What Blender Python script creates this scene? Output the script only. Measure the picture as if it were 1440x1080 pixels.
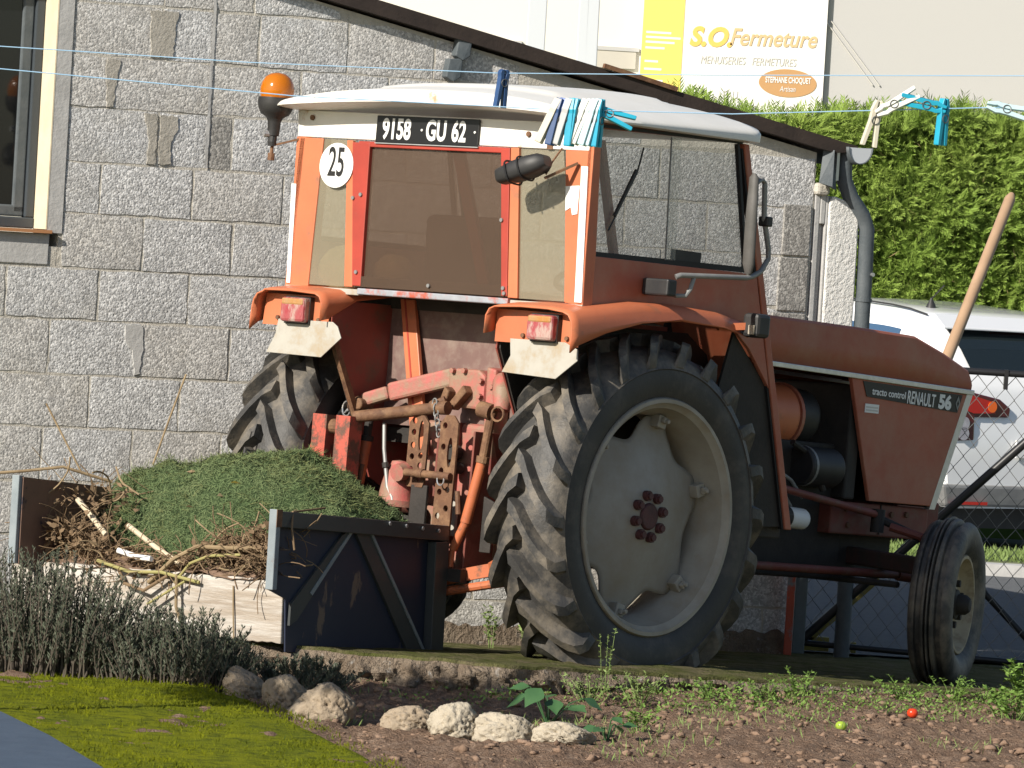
import bpy, bmesh, math, random
import numpy as np
from mathutils import Vector, Matrix
S = bpy.context.scene
for o in list(bpy.data.objects): bpy.data.objects.remove(o)
R = math.radians
random.seed(7); rng = np.random.default_rng(11)

# ------------------------------------------------------------------ camera
cam = bpy.data.cameras.new('camera'); camo = bpy.data.objects.new('camera', cam)
S.collection.objects.link(camo); S.camera = camo
cam.sensor_width = 36; cam.lens = 187.5; cam.clip_end = 600; cam.clip_start = .1
roll = .06; pt = R(1.4867)
fw = Vector((0, math.cos(pt), -math.sin(pt))); up = Vector((0, math.sin(pt), math.cos(pt))); rt = Vector((1, 0, 0))
Xc = rt*math.cos(roll)+up*math.sin(roll); Yc = -rt*math.sin(roll)+up*math.cos(roll)
mw = Matrix((Xc, Yc, -fw)).transposed().to_4x4(); mw.translation = (0, -21.4, 1.62)
camo.matrix_world = mw

# ------------------------------------------------------------------ light
SUN_AZ, SUN_EL = R(47), R(30)             # direction the light travels in plan, height above the horizon
W = bpy.data.worlds.new('World'); S.world = W; W.use_nodes = True
nt = W.node_tree; bg = nt.nodes['Background']
sky = nt.nodes.new('ShaderNodeTexSky'); sky.sky_type = 'NISHITA'; sky.sun_disc = False
sky.sun_elevation = SUN_EL; sky.sun_rotation = R(224)
nt.links.new(sky.outputs[0], bg.inputs[0]); bg.inputs[1].default_value = .075
sl = bpy.data.lights.new('sun', 'SUN'); sl.energy = 5.0; sl.angle = R(.5); sl.color = (1, .93, .82)
so = bpy.data.objects.new('sun', sl); S.collection.objects.link(so)
lv = Vector((math.cos(SUN_AZ)*math.cos(SUN_EL), math.sin(SUN_AZ)*math.cos(SUN_EL), -math.sin(SUN_EL)))
so.rotation_euler = lv.to_track_quat('-Z', 'Y').to_euler(); so.location = (-8, -10, 9)
S.view_settings.view_transform = 'Standard'; S.view_settings.look = 'None'
S.view_settings.exposure = .42; S.view_settings.gamma = 1
try: S.view_settings.use_curve_mapping = False
except Exception: pass
S.render.engine = 'CYCLES'
S.cycles.transparent_max_bounces = 16; S.cycles.max_bounces = 8

# ------------------------------------------------------------------ materials
def mat(name, c, c2=None, scale=6, rough=.6, metal=0, bump=0, bscale=60, dirt=None, dscale=4, damt=.5, dsharp=.12,
        spec=.4, detail=6, stretch=None, bdist=.01, rvar=0, trans=0, coat=0, peb=None):
    m = bpy.data.materials.new(name); m.use_nodes = True; t = m.node_tree; n = t.nodes; L = t.links.new
    b = n['Principled BSDF']; b.inputs['Roughness'].default_value = rough; b.inputs['Metallic'].default_value = metal
    b.inputs['Specular IOR Level'].default_value = spec
    if trans: b.inputs['Transmission Weight'].default_value = trans
    if coat: b.inputs['Coat Weight'].default_value = coat; b.inputs['Coat Roughness'].default_value = .08
    tc = n.new('ShaderNodeTexCoord'); src = tc.outputs['Object']
    if stretch:
        mp = n.new('ShaderNodeMapping'); mp.inputs['Scale'].default_value = stretch; L(src, mp.inputs[0]); src = mp.outputs[0]
    def noise(sc, det=detail, ro=.6):
        q = n.new('ShaderNodeTexNoise'); q.inputs['Scale'].default_value = sc; q.inputs['Detail'].default_value = det
        q.inputs['Roughness'].default_value = ro; L(src, q.inputs['Vector']); return q
    def ramp(f, a, b_, lo, hi):
        r = n.new('ShaderNodeValToRGB'); r.color_ramp.elements[0].position = lo; r.color_ramp.elements[1].position = hi
        r.color_ramp.elements[0].color = a; r.color_ramp.elements[1].color = b_; L(f, r.inputs[0]); return r.outputs[0]
    col = None
    c4 = (*c, 1)
    if c2 is not None: col = ramp(noise(scale).outputs[0], c4, (*c2, 1), .32, .68)
    if dirt is not None:
        q = noise(dscale, 9, .68); f = ramp(q.outputs[0], (0, 0, 0, 1), (1, 1, 1, 1), 1-damt-dsharp, 1-damt+dsharp)
        mx = n.new('ShaderNodeMix'); mx.data_type = 'RGBA'; L(f, mx.inputs[0])
        if col is not None: L(col, mx.inputs[6])
        else: mx.inputs[6].default_value = c4
        mx.inputs[7].default_value = (*dirt, 1); col = mx.outputs[2]
    if peb:     # exposed aggregate: cells give each grain its own tone and height
        vo = n.new('ShaderNodeTexVoronoi'); vo.inputs['Scale'].default_value = peb; vo.inputs['Randomness'].default_value = 1
        q = noise(peb*.7, 2); mxv = n.new('ShaderNodeMix'); mxv.data_type = 'VECTOR'; mxv.inputs[0].default_value = .015; L(src, mxv.inputs[4]); L(q.outputs['Color'], mxv.inputs[5]); L(mxv.outputs[1], vo.inputs['Vector'])
        sp = n.new('ShaderNodeSeparateColor'); L(vo.outputs['Color'], sp.inputs[0]); rr = ramp(sp.outputs[0], (.78, .78, .78, 1), (1.45, 1.45, 1.45, 1), .25, 1.0)
        ml = n.new('ShaderNodeMix'); ml.data_type = 'RGBA'; ml.blend_type = 'MULTIPLY'; ml.inputs[0].default_value = 1; ml.clamp_result = False
        if col is not None: L(col, ml.inputs[6])
        else: ml.inputs[6].default_value = c4
        L(rr, ml.inputs[7]); col = ml.outputs[2]
        hs = n.new('ShaderNodeMath'); hs.operation = 'MULTIPLY_ADD'; hs.inputs[1].default_value = -1.2; L(vo.outputs['Distance'], hs.inputs[0]); L(sp.outputs[1], hs.inputs[2]); pebh = hs.outputs[0]
    if col is not None: L(col, b.inputs['Base Color'])
    else: b.inputs['Base Color'].default_value = c4
    if rvar:
        mr = n.new('ShaderNodeMapRange'); mr.inputs[3].default_value = max(.05, rough-rvar); mr.inputs[4].default_value = min(1, rough+rvar)
        L(noise(scale*2).outputs[0], mr.inputs[0]); L(mr.outputs[0], b.inputs['Roughness'])
    if bump:
        bp = n.new('ShaderNodeBump'); bp.inputs['Strength'].default_value = bump; bp.inputs['Distance'].default_value = bdist
        L(pebh if peb else noise(bscale, 4, .65).outputs[0], bp.inputs['Height']); L(bp.outputs[0], b.inputs['Normal'])
    return m
def glass(name, dust, amount, tint=(1, 1, 1), rough=.06, scale=5, var=.15):
    m = bpy.data.materials.new(name); m.use_nodes = True; t = m.node_tree; n = t.nodes; L = t.links.new
    n.remove(n['Principled BSDF']); out = n['Material Output']
    tr = n.new('ShaderNodeBsdfTransparent'); tr.inputs[0].default_value = (*tint, 1)
    gl = n.new('ShaderNodeBsdfGlossy'); gl.inputs['Roughness'].default_value = rough
    lw = n.new('ShaderNodeLayerWeight'); lw.inputs[0].default_value = .5
    pw = n.new('ShaderNodeMath'); pw.operation = 'POWER'; pw.inputs[1].default_value = 5; L(lw.outputs['Facing'], pw.inputs[0])
    fr = n.new('ShaderNodeMath'); fr.operation = 'MULTIPLY_ADD'; fr.inputs[1].default_value = .9; fr.inputs[2].default_value = .03; L(pw.outputs[0], fr.inputs[0])
    m1 = n.new('ShaderNodeMixShader'); L(fr.outputs[0], m1.inputs[0]); L(tr.outputs[0], m1.inputs[1]); L(gl.outputs[0], m1.inputs[2])
    df = n.new('ShaderNodeBsdfDiffuse'); df.inputs[0].default_value = (*dust, 1)
    tc = n.new('ShaderNodeTexCoord'); q = n.new('ShaderNodeTexNoise'); q.inputs['Scale'].default_value = scale; q.inputs['Detail'].default_value = 7
    q.inputs['Roughness'].default_value = .7
    L(tc.outputs['Object'], q.inputs['Vector'])
    mr = n.new('ShaderNodeMapRange'); mr.inputs[1].default_value = .3; mr.inputs[2].default_value = .7
    mr.inputs[3].default_value = max(0, amount-var); mr.inputs[4].default_value = min(1, amount+var); L(q.outputs[0], mr.inputs[0])
    m2 = n.new('ShaderNodeMixShader'); L(mr.outputs[0], m2.inputs[0]); L(m1.outputs[0], m2.inputs[1]); L(df.outputs[0], m2.inputs[2])
    L(m2.outputs[0], out.inputs[0]); return m
MT = {}
MT['orange'] = mat('orange_paint', (.58, .185, .085), (.49, .14, .065), 3, .45, bump=.06, bscale=40, dirt=(.27, .14, .085), dscale=8, damt=.35, dsharp=.09, rvar=.1)
MT['hood'] = mat('faded_red_orange_paint', (.42, .12, .068), (.35, .095, .055), 2.2, .5, bump=.04, bscale=30, dirt=(.40, .19, .125), dscale=5, damt=.42, dsharp=.18, rvar=.08)
MT['red'] = mat('red_paint', (.41, .052, .033), (.31, .042, .028), 6, .5, dirt=(.2, .09, .06), dscale=14, damt=.33, dsharp=.05)
MT['pink'] = mat('weathered_pink_red_paint', (.47, .125, .11), (.33, .085, .07), 9, .6, bump=.2, bscale=70, dirt=(.27, .19, .13), dscale=9, damt=.5, dsharp=.1)
MT['darkred'] = mat('dull_dark_red_paint', (.20, .055, .04), (.14, .04, .03), 6, .6, bump=.1, bscale=50, dirt=(.16, .1, .07), dscale=10, damt=.4)
MT['platered'] = mat('dull_red_plate', (.30, .07, .05), (.22, .055, .042), 5, .6, dirt=(.17, .09, .06), dscale=9, damt=.4, dsharp=.08)
MT['axle'] = mat('oily_dark_red_axle', (.075, .028, .022), (.04, .02, .017), 8, .7, dirt=(.03, .025, .02), dscale=9, damt=.45)
MT['shield'] = mat('purple_brown_shield', (.19, .115, .10), (.15, .09, .08), 4, .55, dirt=(.24, .18, .15), dscale=12, damt=.42)
MT['rust'] = mat('rusty_steel', (.17, .085, .045), (.10, .05, .03), 18, .75, bump=.3, bscale=90, dirt=(.26, .15, .08), dscale=16, damt=.42)
MT['redrust'] = mat('red_paint_over_rust', (.50, .10, .07), (.4, .09, .06), 10, .65, bump=.2, bscale=70, dirt=(.13, .07, .05), dscale=13, damt=.5, dsharp=.05)
MT['orod'] = mat('orange_rod_paint', (.52, .15, .06), (.42, .12, .05), 10, .6, dirt=(.15, .08, .05), dscale=16, damt=.4, dsharp=.06)
MT['white'] = mat('white_paint', (.80, .78, .73), (.72, .70, .65), 4, .4, bump=.04, bscale=20, dirt=(.45, .30, .18), dscale=9, damt=.32, dsharp=.05)
MT['cleanwhite'] = mat('plain_white', (.82, .82, .8), None, 4, .5)
MT['black'] = mat('black_plastic', (.02, .02, .022), (.035, .034, .033), 9, .5)
MT['dark'] = mat('grimy_dark_metal', (.022, .02, .018), (.04, .034, .03), 8, .7, bump=.2, bscale=60)
MT['seal'] = mat('black_rubber_seal', (.015, .015, .016), None, 3, .6)
MT['grey'] = mat('grey_metal', (.22, .22, .22), (.3, .3, .29), 9, .5, .3)
MT['mirgrey'] = mat('dull_grey_plastic', (.07, .068, .062), (.11, .105, .10), 9, .6)
MT['alu'] = mat('bright_trim', (.66, .66, .66), (.55, .55, .55), 30, .3, .75)
MT['worn'] = mat('worn_sill', (.38, .40, .44), (.30, .31, .34), 20, .5, .2, dirt=(.45, .10, .06), dscale=9, damt=.45, dsharp=.05)
MT['flap'] = mat('pale_scuffed_flap', (.43, .41, .36), (.36, .34, .30), 10, .5, bump=.06, bscale=14, dirt=(.36, .27, .16), dscale=10, damt=.4, dsharp=.12)
MT['tyre'] = mat('dusty_tyre_rubber', (.042, .041, .040), (.072, .070, .067), 6, .55, bump=.3, bscale=45, dirt=(.23, .195, .15), dscale=6, damt=.41, dsharp=.14, rvar=.14)
MT['sidewall'] = mat('black_sidewall', (.028, .028, .029), (.05, .048, .046), 5, .55, bump=.1, bscale=60, dirt=(.09, .08, .07), dscale=9, damt=.38)
MT['rim'] = mat('pale_grey_rim', (.36, .34, .29), (.27, .25, .21), 7, .55, bump=.05, bscale=30, dirt=(.28, .23, .16), dscale=8, damt=.36, dsharp=.15)
MT['disc'] = mat('grey_wheel_disc', (.33, .315, .285), (.28, .265, .24), 3, .5, bump=.04, bscale=20, dirt=(.26, .22, .165), dscale=6, damt=.42, dsharp=.2)
MT['hub'] = mat('dark_oily_hub', (.10, .035, .035), (.05, .025, .025), 20, .6, bump=.2)
MT['frim'] = mat('cream_front_rim', (.47, .40, .28), (.38, .31, .2), 9, .55, dirt=(.2, .14, .08), dscale=12, damt=.4)
MT['amber'] = mat('amber_dome', (.62, .19, .008), (.55, .15, .005), 8, .12, trans=.25, spec=.6)
MT['lens'] = mat('flaking_lamp_lens', (.33, .03, .045), (.36, .13, .12), 22, .5, bump=.5, bscale=40, stretch=(1, 1, .35), dirt=(.42, .29, .25), dscale=26, damt=.46, dsharp=.05)
MT['lensorange'] = mat('faded_orange_lens', (.42, .18, .04), (.38, .24, .12), 25, .5, bump=.4, stretch=(1, 1, .4))
MT['plate'] = mat('black_plate', (.012, .012, .013), None, 4, .35)
MT['ink'] = mat('white_ink', (.78, .78, .77), None, 4, .5)
MT['inkblack'] = mat('black_ink', (.015, .015, .015), None, 4, .5)
MT['cushion'] = mat('cream_fleece', (.62, .52, .33), (.5, .4, .24), 20, .9, bump=.8, bscale=40)
MT['winbrown'] = glass('dirty_brown_pane', (.105, .072, .053), .60, (.93, .84, .76), .15, 3, .07)
MT['windusty'] = glass('dusty_olive_pane', (.30, .265, .195), .50, (.95, .95, .88), .2, 4, .1)
MT['winside'] = glass('grimy_clear_pane', (.50, .50, .48), .14, (.98, .985, .98), .05, 5, .03)
MT['block'] = mat('concrete_block', (.53, .53, .53), (.465, .465, .465), 5, .95, bump=.34, bdist=.006, spec=.1, peb=120, dirt=(.44, .42, .385), dscale=3.5, damt=.33, dsharp=.2)
MT['block2'] = mat('concrete_block_warm', (.52, .51, .495), (.45, .44, .425), 5, .95, bump=.32, bdist=.006, spec=.1, peb=115, dirt=(.44, .415, .37), dscale=4, damt=.34, dsharp=.2)
MT['block3'] = mat('concrete_block_coarse', (.54, .54, .54), (.46, .46, .46), 9, .95, bump=.38, bdist=.006, spec=.1, peb=108, dirt=(.68, .67, .65), dscale=14, damt=.33, dsharp=.12)
MT['blockdark'] = mat('concrete_block_stained', (.33, .32, .30), (.26, .25, .235), 14, .95, bump=.3, bdist=.006, spec=.1, peb=110, dirt=(.55, .54, .52), dscale=60, damt=.28, dsharp=.04)
MT['mortar'] = mat('mortar', (.56, .53, .47), (.44, .415, .365), 20, .95, bump=.6, bscale=90, spec=.1)
MT['stain'] = mat('stained_mortar', (.43, .405, .36), (.34, .32, .28), 16, .95, bump=.5, bscale=80, spec=.1)
MT['render'] = mat('smooth_cement_render', (.50, .495, .485), (.40, .395, .385), 8, .9, bump=.3, bscale=40, spec=.1)
MT['plaster'] = mat('rough_white_plaster', (.80, .79, .76), (.72, .71, .68), 10, .9, bump=1, bscale=60, bdist=.012, spec=.1)
MT['cream'] = mat('cream_reveal', (.68, .60, .45), (.6, .52, .38), 8, .8, bump=.1)
MT['slate'] = mat('slate_grey', (.07, .085, .095), (.10, .115, .125), 14, .6, bump=.2)
MT['pvc'] = mat('dark_grey_frame', (.05, .06, .07), None, 4, .35)
MT['glassdark'] = mat('dark_window_glass', (.008, .009, .010), None, 4, .04, spec=.8)
MT['fascia'] = mat('dark_brown_fascia', (.028, .02, .017), (.045, .032, .026), 10, .8, bump=.2)
MT['wood'] = mat('bare_wood', (.45, .30, .19), (.36, .235, .145), 8, .7, stretch=(1, 1, .08))
MT['sillwood'] = mat('brown_sill_board', (.42, .20, .09), None, 8, .6)
MT['concrete'] = mat('rough_kerb_concrete', (.29, .235, .18), (.19, .145, .105), 10, .95, bump=1, bscale=45, bdist=.05, dirt=(.43, .41, .38), dscale=22, damt=.36, dsharp=.06, spec=.1)
MT['soil'] = mat('brown_soil', (.30, .205, .145), (.19, .125, .088), 12, .98, bump=1, bscale=70, bdist=.04, dirt=(.37, .275, .21), dscale=22, damt=.4, spec=.05)
MT['clod'] = mat('soil_clod', (.29, .20, .145), (.18, .12, .085), 15, .98, bump=.8, bscale=60, spec=.05)
MT['moss'] = mat('moss_lawn', (.24, .26, .010), (.155, .185, .012), 4, .95, bump=1, bscale=130, bdist=.02, dirt=(.045, .065, .012), dscale=16, damt=.4, spec=.1)
MT['slabmoss'] = mat('mossy_slab', (.10, .115, .03), (.16, .13, .085), 7, .95, bump=1, bscale=70, bdist=.02, dirt=(.05, .06, .012), dscale=9, damt=.45, spec=.1)
MT['path'] = mat('blue_grey_path', (.065, .095, .14), (.05, .075, .115), 9, .8, bump=.2)
MT['asphalt'] = mat('asphalt', (.14, .145, .15), (.11, .115, .12), 30, .9, bump=.4, bscale=200, spec=.2)
MT['verge'] = mat('verge', (.30, .28, .22), (.2, .2, .13), 3, .95, dirt=(.12, .17, .03), dscale=2, damt=.5)
MT['stone'] = mat('pale_porous_stone', (.36, .295, .22), (.27, .215, .155), 14, .95, bump=.6, bscale=70, bdist=.015, dirt=(.2, .16, .12), dscale=45, damt=.36, dsharp=.06, spec=.1)
MT['stone2'] = mat('chalky_stone', (.45, .40, .32), (.35, .305, .235), 14, .95, bump=.6, bscale=70, bdist=.015, dirt=(.2, .17, .13), dscale=45, damt=.36, dsharp=.06, spec=.1)
MT['navy'] = mat('navy_steel', (.022, .029, .055), (.03, .037, .062), 6, .5, dirt=(.17, .125, .10), dscale=7, damt=.385, dsharp=.02, stretch=(1, 1, .35))
MT['navyrail'] = mat('dark_grey_green_steel', (.050, .056, .058), (.065, .07, .07), 6, .45, dirt=(.09, .09, .085), dscale=14, damt=.3)
MT['paleedge'] = mat('pale_blue_grey_edge', (.27, .31, .33), (.20, .235, .255), 9, .5, dirt=(.2, .1, .06), dscale=10, damt=.33, dsharp=.06)
MT['brownpanel'] = mat('brown_flaking_panel', (.17, .10, .075), (.13, .08, .06), 9, .6, dirt=(.015, .02, .04), dscale=9, damt=.4, dsharp=.03)
MT['board'] = mat('whitewashed_board', (.40, .345, .285), (.29, .24, .19), 9, .85, bump=.5, bscale=30, stretch=(1, .35, 3), dirt=(.60, .58, .54), dscale=5, damt=.46, dsharp=.12)
MT['clip1'] = mat('grass_clippings', (.085, .135, .055), (.165, .205, .095), 5, .9, spec=.2)
MT['clip2'] = mat('drying_clippings', (.16, .17, .07), (.12, .16, .065), 9, .9, spec=.2)
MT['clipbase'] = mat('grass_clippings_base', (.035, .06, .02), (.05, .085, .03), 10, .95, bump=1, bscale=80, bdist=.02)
MT['stalk'] = mat('dry_stalk', (.33, .25, .15), (.20, .145, .085), 14, .85, spec=.2)
MT['stalk2'] = mat('brown_roots', (.17, .115, .07), (.24, .17, .105), 14, .9, spec=.1)
MT['stalkw'] = mat('bleached_stalk', (.62, .54, .40), (.5, .4, .27), 14, .8)
MT['stalkg'] = mat('green_stalk', (.27, .26, .09), (.34, .29, .12), 14, .7)
MT['rosemary'] = mat('grey_green_needles', (.060, .074, .048), (.135, .15, .11), 12, .8, spec=.2)
MT['twig'] = mat('grey_twig', (.085, .07, .055), (.12, .10, .08), 14, .9)
MT['weed'] = mat('weed_leaf', (.11, .20, .035), (.17, .27, .06), 8, .7, spec=.3)
MT['weed2'] = mat('pale_weed_leaf', (.20, .27, .09), (.15, .22, .06), 8, .7, spec=.3)
MT['broad'] = mat('dark_broad_leaf', (.035, .095, .035), (.055, .13, .045), 8, .55, spec=.4, bump=.2, bscale=40)
MT['hedge'] = mat('hedge_foliage', (.15, .245, .035), (.24, .33, .065), 2.2, .7, spec=.25)
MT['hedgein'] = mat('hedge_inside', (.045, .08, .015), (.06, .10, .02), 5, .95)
MT['hedgedry'] = mat('hedge_dry_twigs', (.20, .15, .07), None, 5, .9)
MT['carwhite'] = mat('white_car_paint', (.86, .87, .88), None, 3, .18, coat=1)
MT['carglass'] = mat('car_glass', (.012, .018, .02), None, 3, .03, spec=.7)
MT['carglassb'] = mat('car_side_glass', (.05, .10, .18), None, 3, .08, spec=.7)
MT['taillamp'] = mat('tail_lamp_red', (.50, .012, .012), None, 3, .12, coat=1)
MT['taillampo'] = mat('tail_lamp_orange', (.95, .16, .02), None, 3, .15, coat=1)
MT['tailclear'] = mat('tail_lamp_clear', (.62, .62, .68), (.4, .38, .45), 20, .12, .3, coat=1)
MT['taildark'] = mat('tail_lamp_dark', (.09, .01, .015), None, 3, .12, coat=1)
MT['wire'] = mat('galvanised_wire', (.20, .20, .20), (.13, .13, .13), 9, .5, .5)
MT['blackpaint'] = mat('black_tube', (.018, .018, .02), None, 9, .4)
MT['yellowpaint'] = mat('yellow_green_steel', (.34, .29, .07), (.26, .22, .06), 9, .6, dirt=(.12, .09, .05), damt=.4)
MT['postred'] = mat('red_and_blue_post', (.5, .10, .06), (.42, .09, .055), 9, .6, dirt=(.19, .23, .25), dscale=5, damt=.45, dsharp=.04)
MT['postblue'] = mat('blue_grey_post', (.16, .20, .22), (.12, .15, .16), 9, .6)
MT['line'] = mat('blue_line', (.25, .45, .68), (.35, .52, .70), 9, .5)
MT['pwhite'] = mat('white_peg', (.70, .72, .70), (.62, .62, .58), 30, .5)
MT['pcream'] = mat('cream_peg', (.66, .62, .52), (.58, .53, .44), 30, .5)
MT['pgrey'] = mat('grey_peg', (.50, .50, .50), (.42, .42, .43), 30, .5)
MT['pnavy'] = mat('navy_peg', (.025, .06, .16), (.035, .08, .2), 30, .4)
MT['pblue'] = mat('mid_blue_peg', (.05, .13, .42), None, 30, .4)
MT['pteal'] = mat('turquoise_peg', (.02, .38, .55), (.02, .30, .46), 30, .4)
MT['pice'] = mat('pale_blue_peg', (.50, .66, .70), (.42, .58, .64), 30, .4)
MT['signwall'] = mat('cream_facade', (.72, .69, .62), None, 2, .8, bump=.1)
MT['greyfacade'] = mat('grey_facade', (.46, .455, .445), None, 2, .8, bump=.1)
MT['signboard'] = mat('white_signboard', (.80, .79, .76), None, 2, .5)
MT['yellow'] = mat('yellow_sign_print', (.85, .66, .16), None, 2, .5)
MT['brownprint'] = mat('brown_sign_print', (.50, .29, .13), None, 2, .5)
MT['beigeprint'] = mat('tan_sign_print', (.64, .46, .25), None, 2, .5)
MT['greyprint'] = mat('grey_sign_print', (.58, .565, .53), None, 2, .5)
MT['orangeprint'] = mat('orange_sign_print', (.82, .52, .13), None, 2, .5)
MT['shutter'] = mat('beige_shutter', (.5, .47, .41), None, 2, .7)
MT['postgrey'] = mat('pale_grey_post', (.55, .58, .62), None, 2, .5)
MT['tomred'] = mat('red_tomato', (.62, .05, .015), None, 2, .25)
MT['tomgreen'] = mat('green_tomato', (.30, .42, .05), None, 2, .25)
MT['yleaf'] = mat('yellow_leaf', (.60, .50, .05), (.42, .30, .1), 20, .7)

# ------------------------------------------------------------------ mesh helpers
COL = S.collection
class MB:
    def __init__(s): s.v = []; s.f = []
    def add(s, v, f):
        k = len(s.v); s.v += [tuple(p) for p in v]; s.f += [tuple(i+k for i in q) for q in f]; return s
    def box(s, a, b, M=None):
        (x0, y0, z0), (x1, y1, z1) = a, b
        v = [(x0, y0, z0), (x1, y0, z0), (x1, y1, z0), (x0, y1, z0), (x0, y0, z1), (x1, y0, z1), (x1, y1, z1), (x0, y1, z1)]
        if M is not None: v = [M @ Vector(p) for p in v]
        return s.add(v, [(3, 2, 1, 0), (4, 5, 6, 7), (0, 1, 5, 4), (1, 2, 6, 5), (2, 3, 7, 6), (3, 0, 4, 7)])
    def tube(s, pts, r, n=10, caps=True):
        pts = [Vector(p) for p in pts]; rs = r if isinstance(r, (list, tuple)) else [r]*len(pts)
        v = []; prev = None
        for i, p in enumerate(pts):
            d = (pts[min(i+1, len(pts)-1)]-pts[max(i-1, 0)]).normalized()
            if prev is None:
                a = d.orthogonal().normalized()
            else:
                a = (prev-d*prev.dot(d)); a = a.normalized() if a.length > 1e-6 else d.orthogonal().normalized()
            prev = a; b = d.cross(a)
            for k in range(n):
                t = 2*math.pi*k/n; v.append(p+(a*math.cos(t)+b*math.sin(t))*rs[i])
        f = [(i*n+k, i*n+(k+1) % n, (i+1)*n+(k+1) % n, (i+1)*n+k) for i in range(len(pts)-1) for k in range(n)]
        if caps: f += [tuple(range(n))[::-1], tuple(range((len(pts)-1)*n, len(pts)*n))]
        return s.add(v, f)
    def bar(s, p, q, w, h, upv=(0, 0, 1)):
        p, q = Vector(p), Vector(q); d = (q-p).normalized(); u = Vector(upv); a = d.cross(u).normalized(); b = a.cross(d)
        v = [c+a*w/2*i+b*h/2*j for c in (p, q) for i, j in ((-1, -1), (1, -1), (1, 1), (-1, 1))]
        return s.add(v, [(3, 2, 1, 0), (4, 5, 6, 7), (0, 1, 5, 4), (1, 2, 6, 5), (2, 3, 7, 6), (3, 0, 4, 7)])
    def prism(s, poly, vec):      # planar polygon (3D points) extruded by vec
        n = len(poly); vec = Vector(vec); a = [Vector(p) for p in poly]
        return s.add(a+[p+vec for p in a], [tuple(range(n))[::-1], tuple(range(n, 2*n))]+[(i, (i+1) % n, (i+1) % n+n, i+n) for i in range(n)])
    def lathe(s, prof, axis='y', n=48, c=(0, 0, 0), close=False):    # prof: (radius, along)
        v = []; m = len(prof)
        for k in range(n):
            t = 2*math.pi*k/n; cs, sn = math.cos(t), math.sin(t)
            for r, h in prof:
                p = {'y': (r*cs, h, r*sn), 'x': (h, r*cs, r*sn), 'z': (r*cs, r*sn, h)}[axis]
                v.append((p[0]+c[0], p[1]+c[1], p[2]+c[2]))
        f = [(k*m+i, k*m+i+1, ((k+1) % n)*m+i+1, ((k+1) % n)*m+i) for k in range(n) for i in range(m-1)]
        return s.add(v, f)
    def cyl(s, p, q, r, n=16): return s.tube([p, q], r, n)
    def grid(s, fn, nu, nv):
        v = [fn(i/(nu-1), j/(nv-1)) for i in range(nu) for j in range(nv)]
        return s.add(v, [(i*nv+j, (i+1)*nv+j, (i+1)*nv+j+1, i*nv+j+1) for i in range(nu-1) for j in range(nv-1)])
    def build(s, name, m, parent=None, smooth=False, bevel=0, solid=0, off=None, angle=40, fix=True):
        me = bpy.data.meshes.new(name); vv = s.v if off is None else [(p[0]+off[0], p[1]+off[1], p[2]+off[2]) for p in s.v]
        me.from_pydata(vv, [], s.f)
        if fix:
            b = bmesh.new(); b.from_mesh(me); bmesh.ops.recalc_face_normals(b, faces=b.faces); b.to_mesh(me); b.free()
        return link(name, me, m, parent, smooth, bevel, solid, angle)
def link(name, me, m, parent=None, smooth=False, bevel=0, solid=0, angle=40):
    o = bpy.data.objects.new(name, me); COL.objects.link(o)
    for q in (m if isinstance(m, (list, tuple)) else [m]): me.materials.append(q)
    if parent is not None: o.parent = parent
    if smooth:
        for p in me.polygons: p.use_smooth = True
        try: me.set_sharp_from_angle(angle=R(angle))
        except Exception: pass
    if solid:
        d = o.modifiers.new('s', 'SOLIDIFY'); d.thickness = solid; d.offset = 0
    if bevel:
        d = o.modifiers.new('b', 'BEVEL'); d.width = bevel; d.segments = 2; d.limit_method = 'ANGLE'; d.angle_limit = R(35)
    return o
def np_mesh(name, V, F, m, parent=None, smooth=False, mi=None):
    me = bpy.data.meshes.new(name); V = np.asarray(V, np.float32); F = np.asarray(F, np.int32); k = F.shape[1]
    me.vertices.add(len(V)); me.vertices.foreach_set('co', V.ravel())
    me.loops.add(F.size); me.loops.foreach_set('vertex_index', F.ravel())
    me.polygons.add(len(F)); me.polygons.foreach_set('loop_start', np.arange(0, F.size, k, dtype=np.int32))
    me.update(calc_edges=True); me.validate()
    o = link(name, me, m, parent, smooth)
    if mi is not None: me.polygons.foreach_set('material_index', np.asarray(mi, np.int32))
    return o
def tag(o, label=None, cat=None, group=None, kind=None):
    if label: o['label'] = label
    if cat: o['category'] = cat
    if group: o['group'] = group
    if kind: o['kind'] = kind
    return o
def empty(name, loc, rz=0, ry=0, **k):
    o = bpy.data.objects.new(name, None); COL.objects.link(o); o.location = loc; o.rotation_euler = (0, ry, rz); o.empty_display_size = .1
    return tag(o, **k)
def text(name, s, size, origin, X, Y, m, parent, sx=1, align='LEFT', depth=.0008, shear=0, bold=0, space=1):
    cu = bpy.data.curves.new(name, 'FONT'); cu.body = s; cu.size = size; cu.align_x = align; cu.align_y = 'CENTER'; cu.extrude = depth
    cu.shear = shear; cu.offset = bold; cu.space_character = space; cu.resolution_u = 4
    t = bpy.data.objects.new('tmp', cu); COL.objects.link(t)
    dg = bpy.context.evaluated_depsgraph_get(); me = bpy.data.meshes.new_from_object(t.evaluated_get(dg)); bpy.data.objects.remove(t)
    X = Vector(X).normalized(); Y = Vector(Y).normalized(); Z = X.cross(Y)
    M = Matrix((X*sx, Y, Z)).transposed().to_4x4(); M.translation = Vector(origin); me.transform(M)
    me.materials.clear(); me.name = name
    return link(name, me, m, parent)
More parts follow.
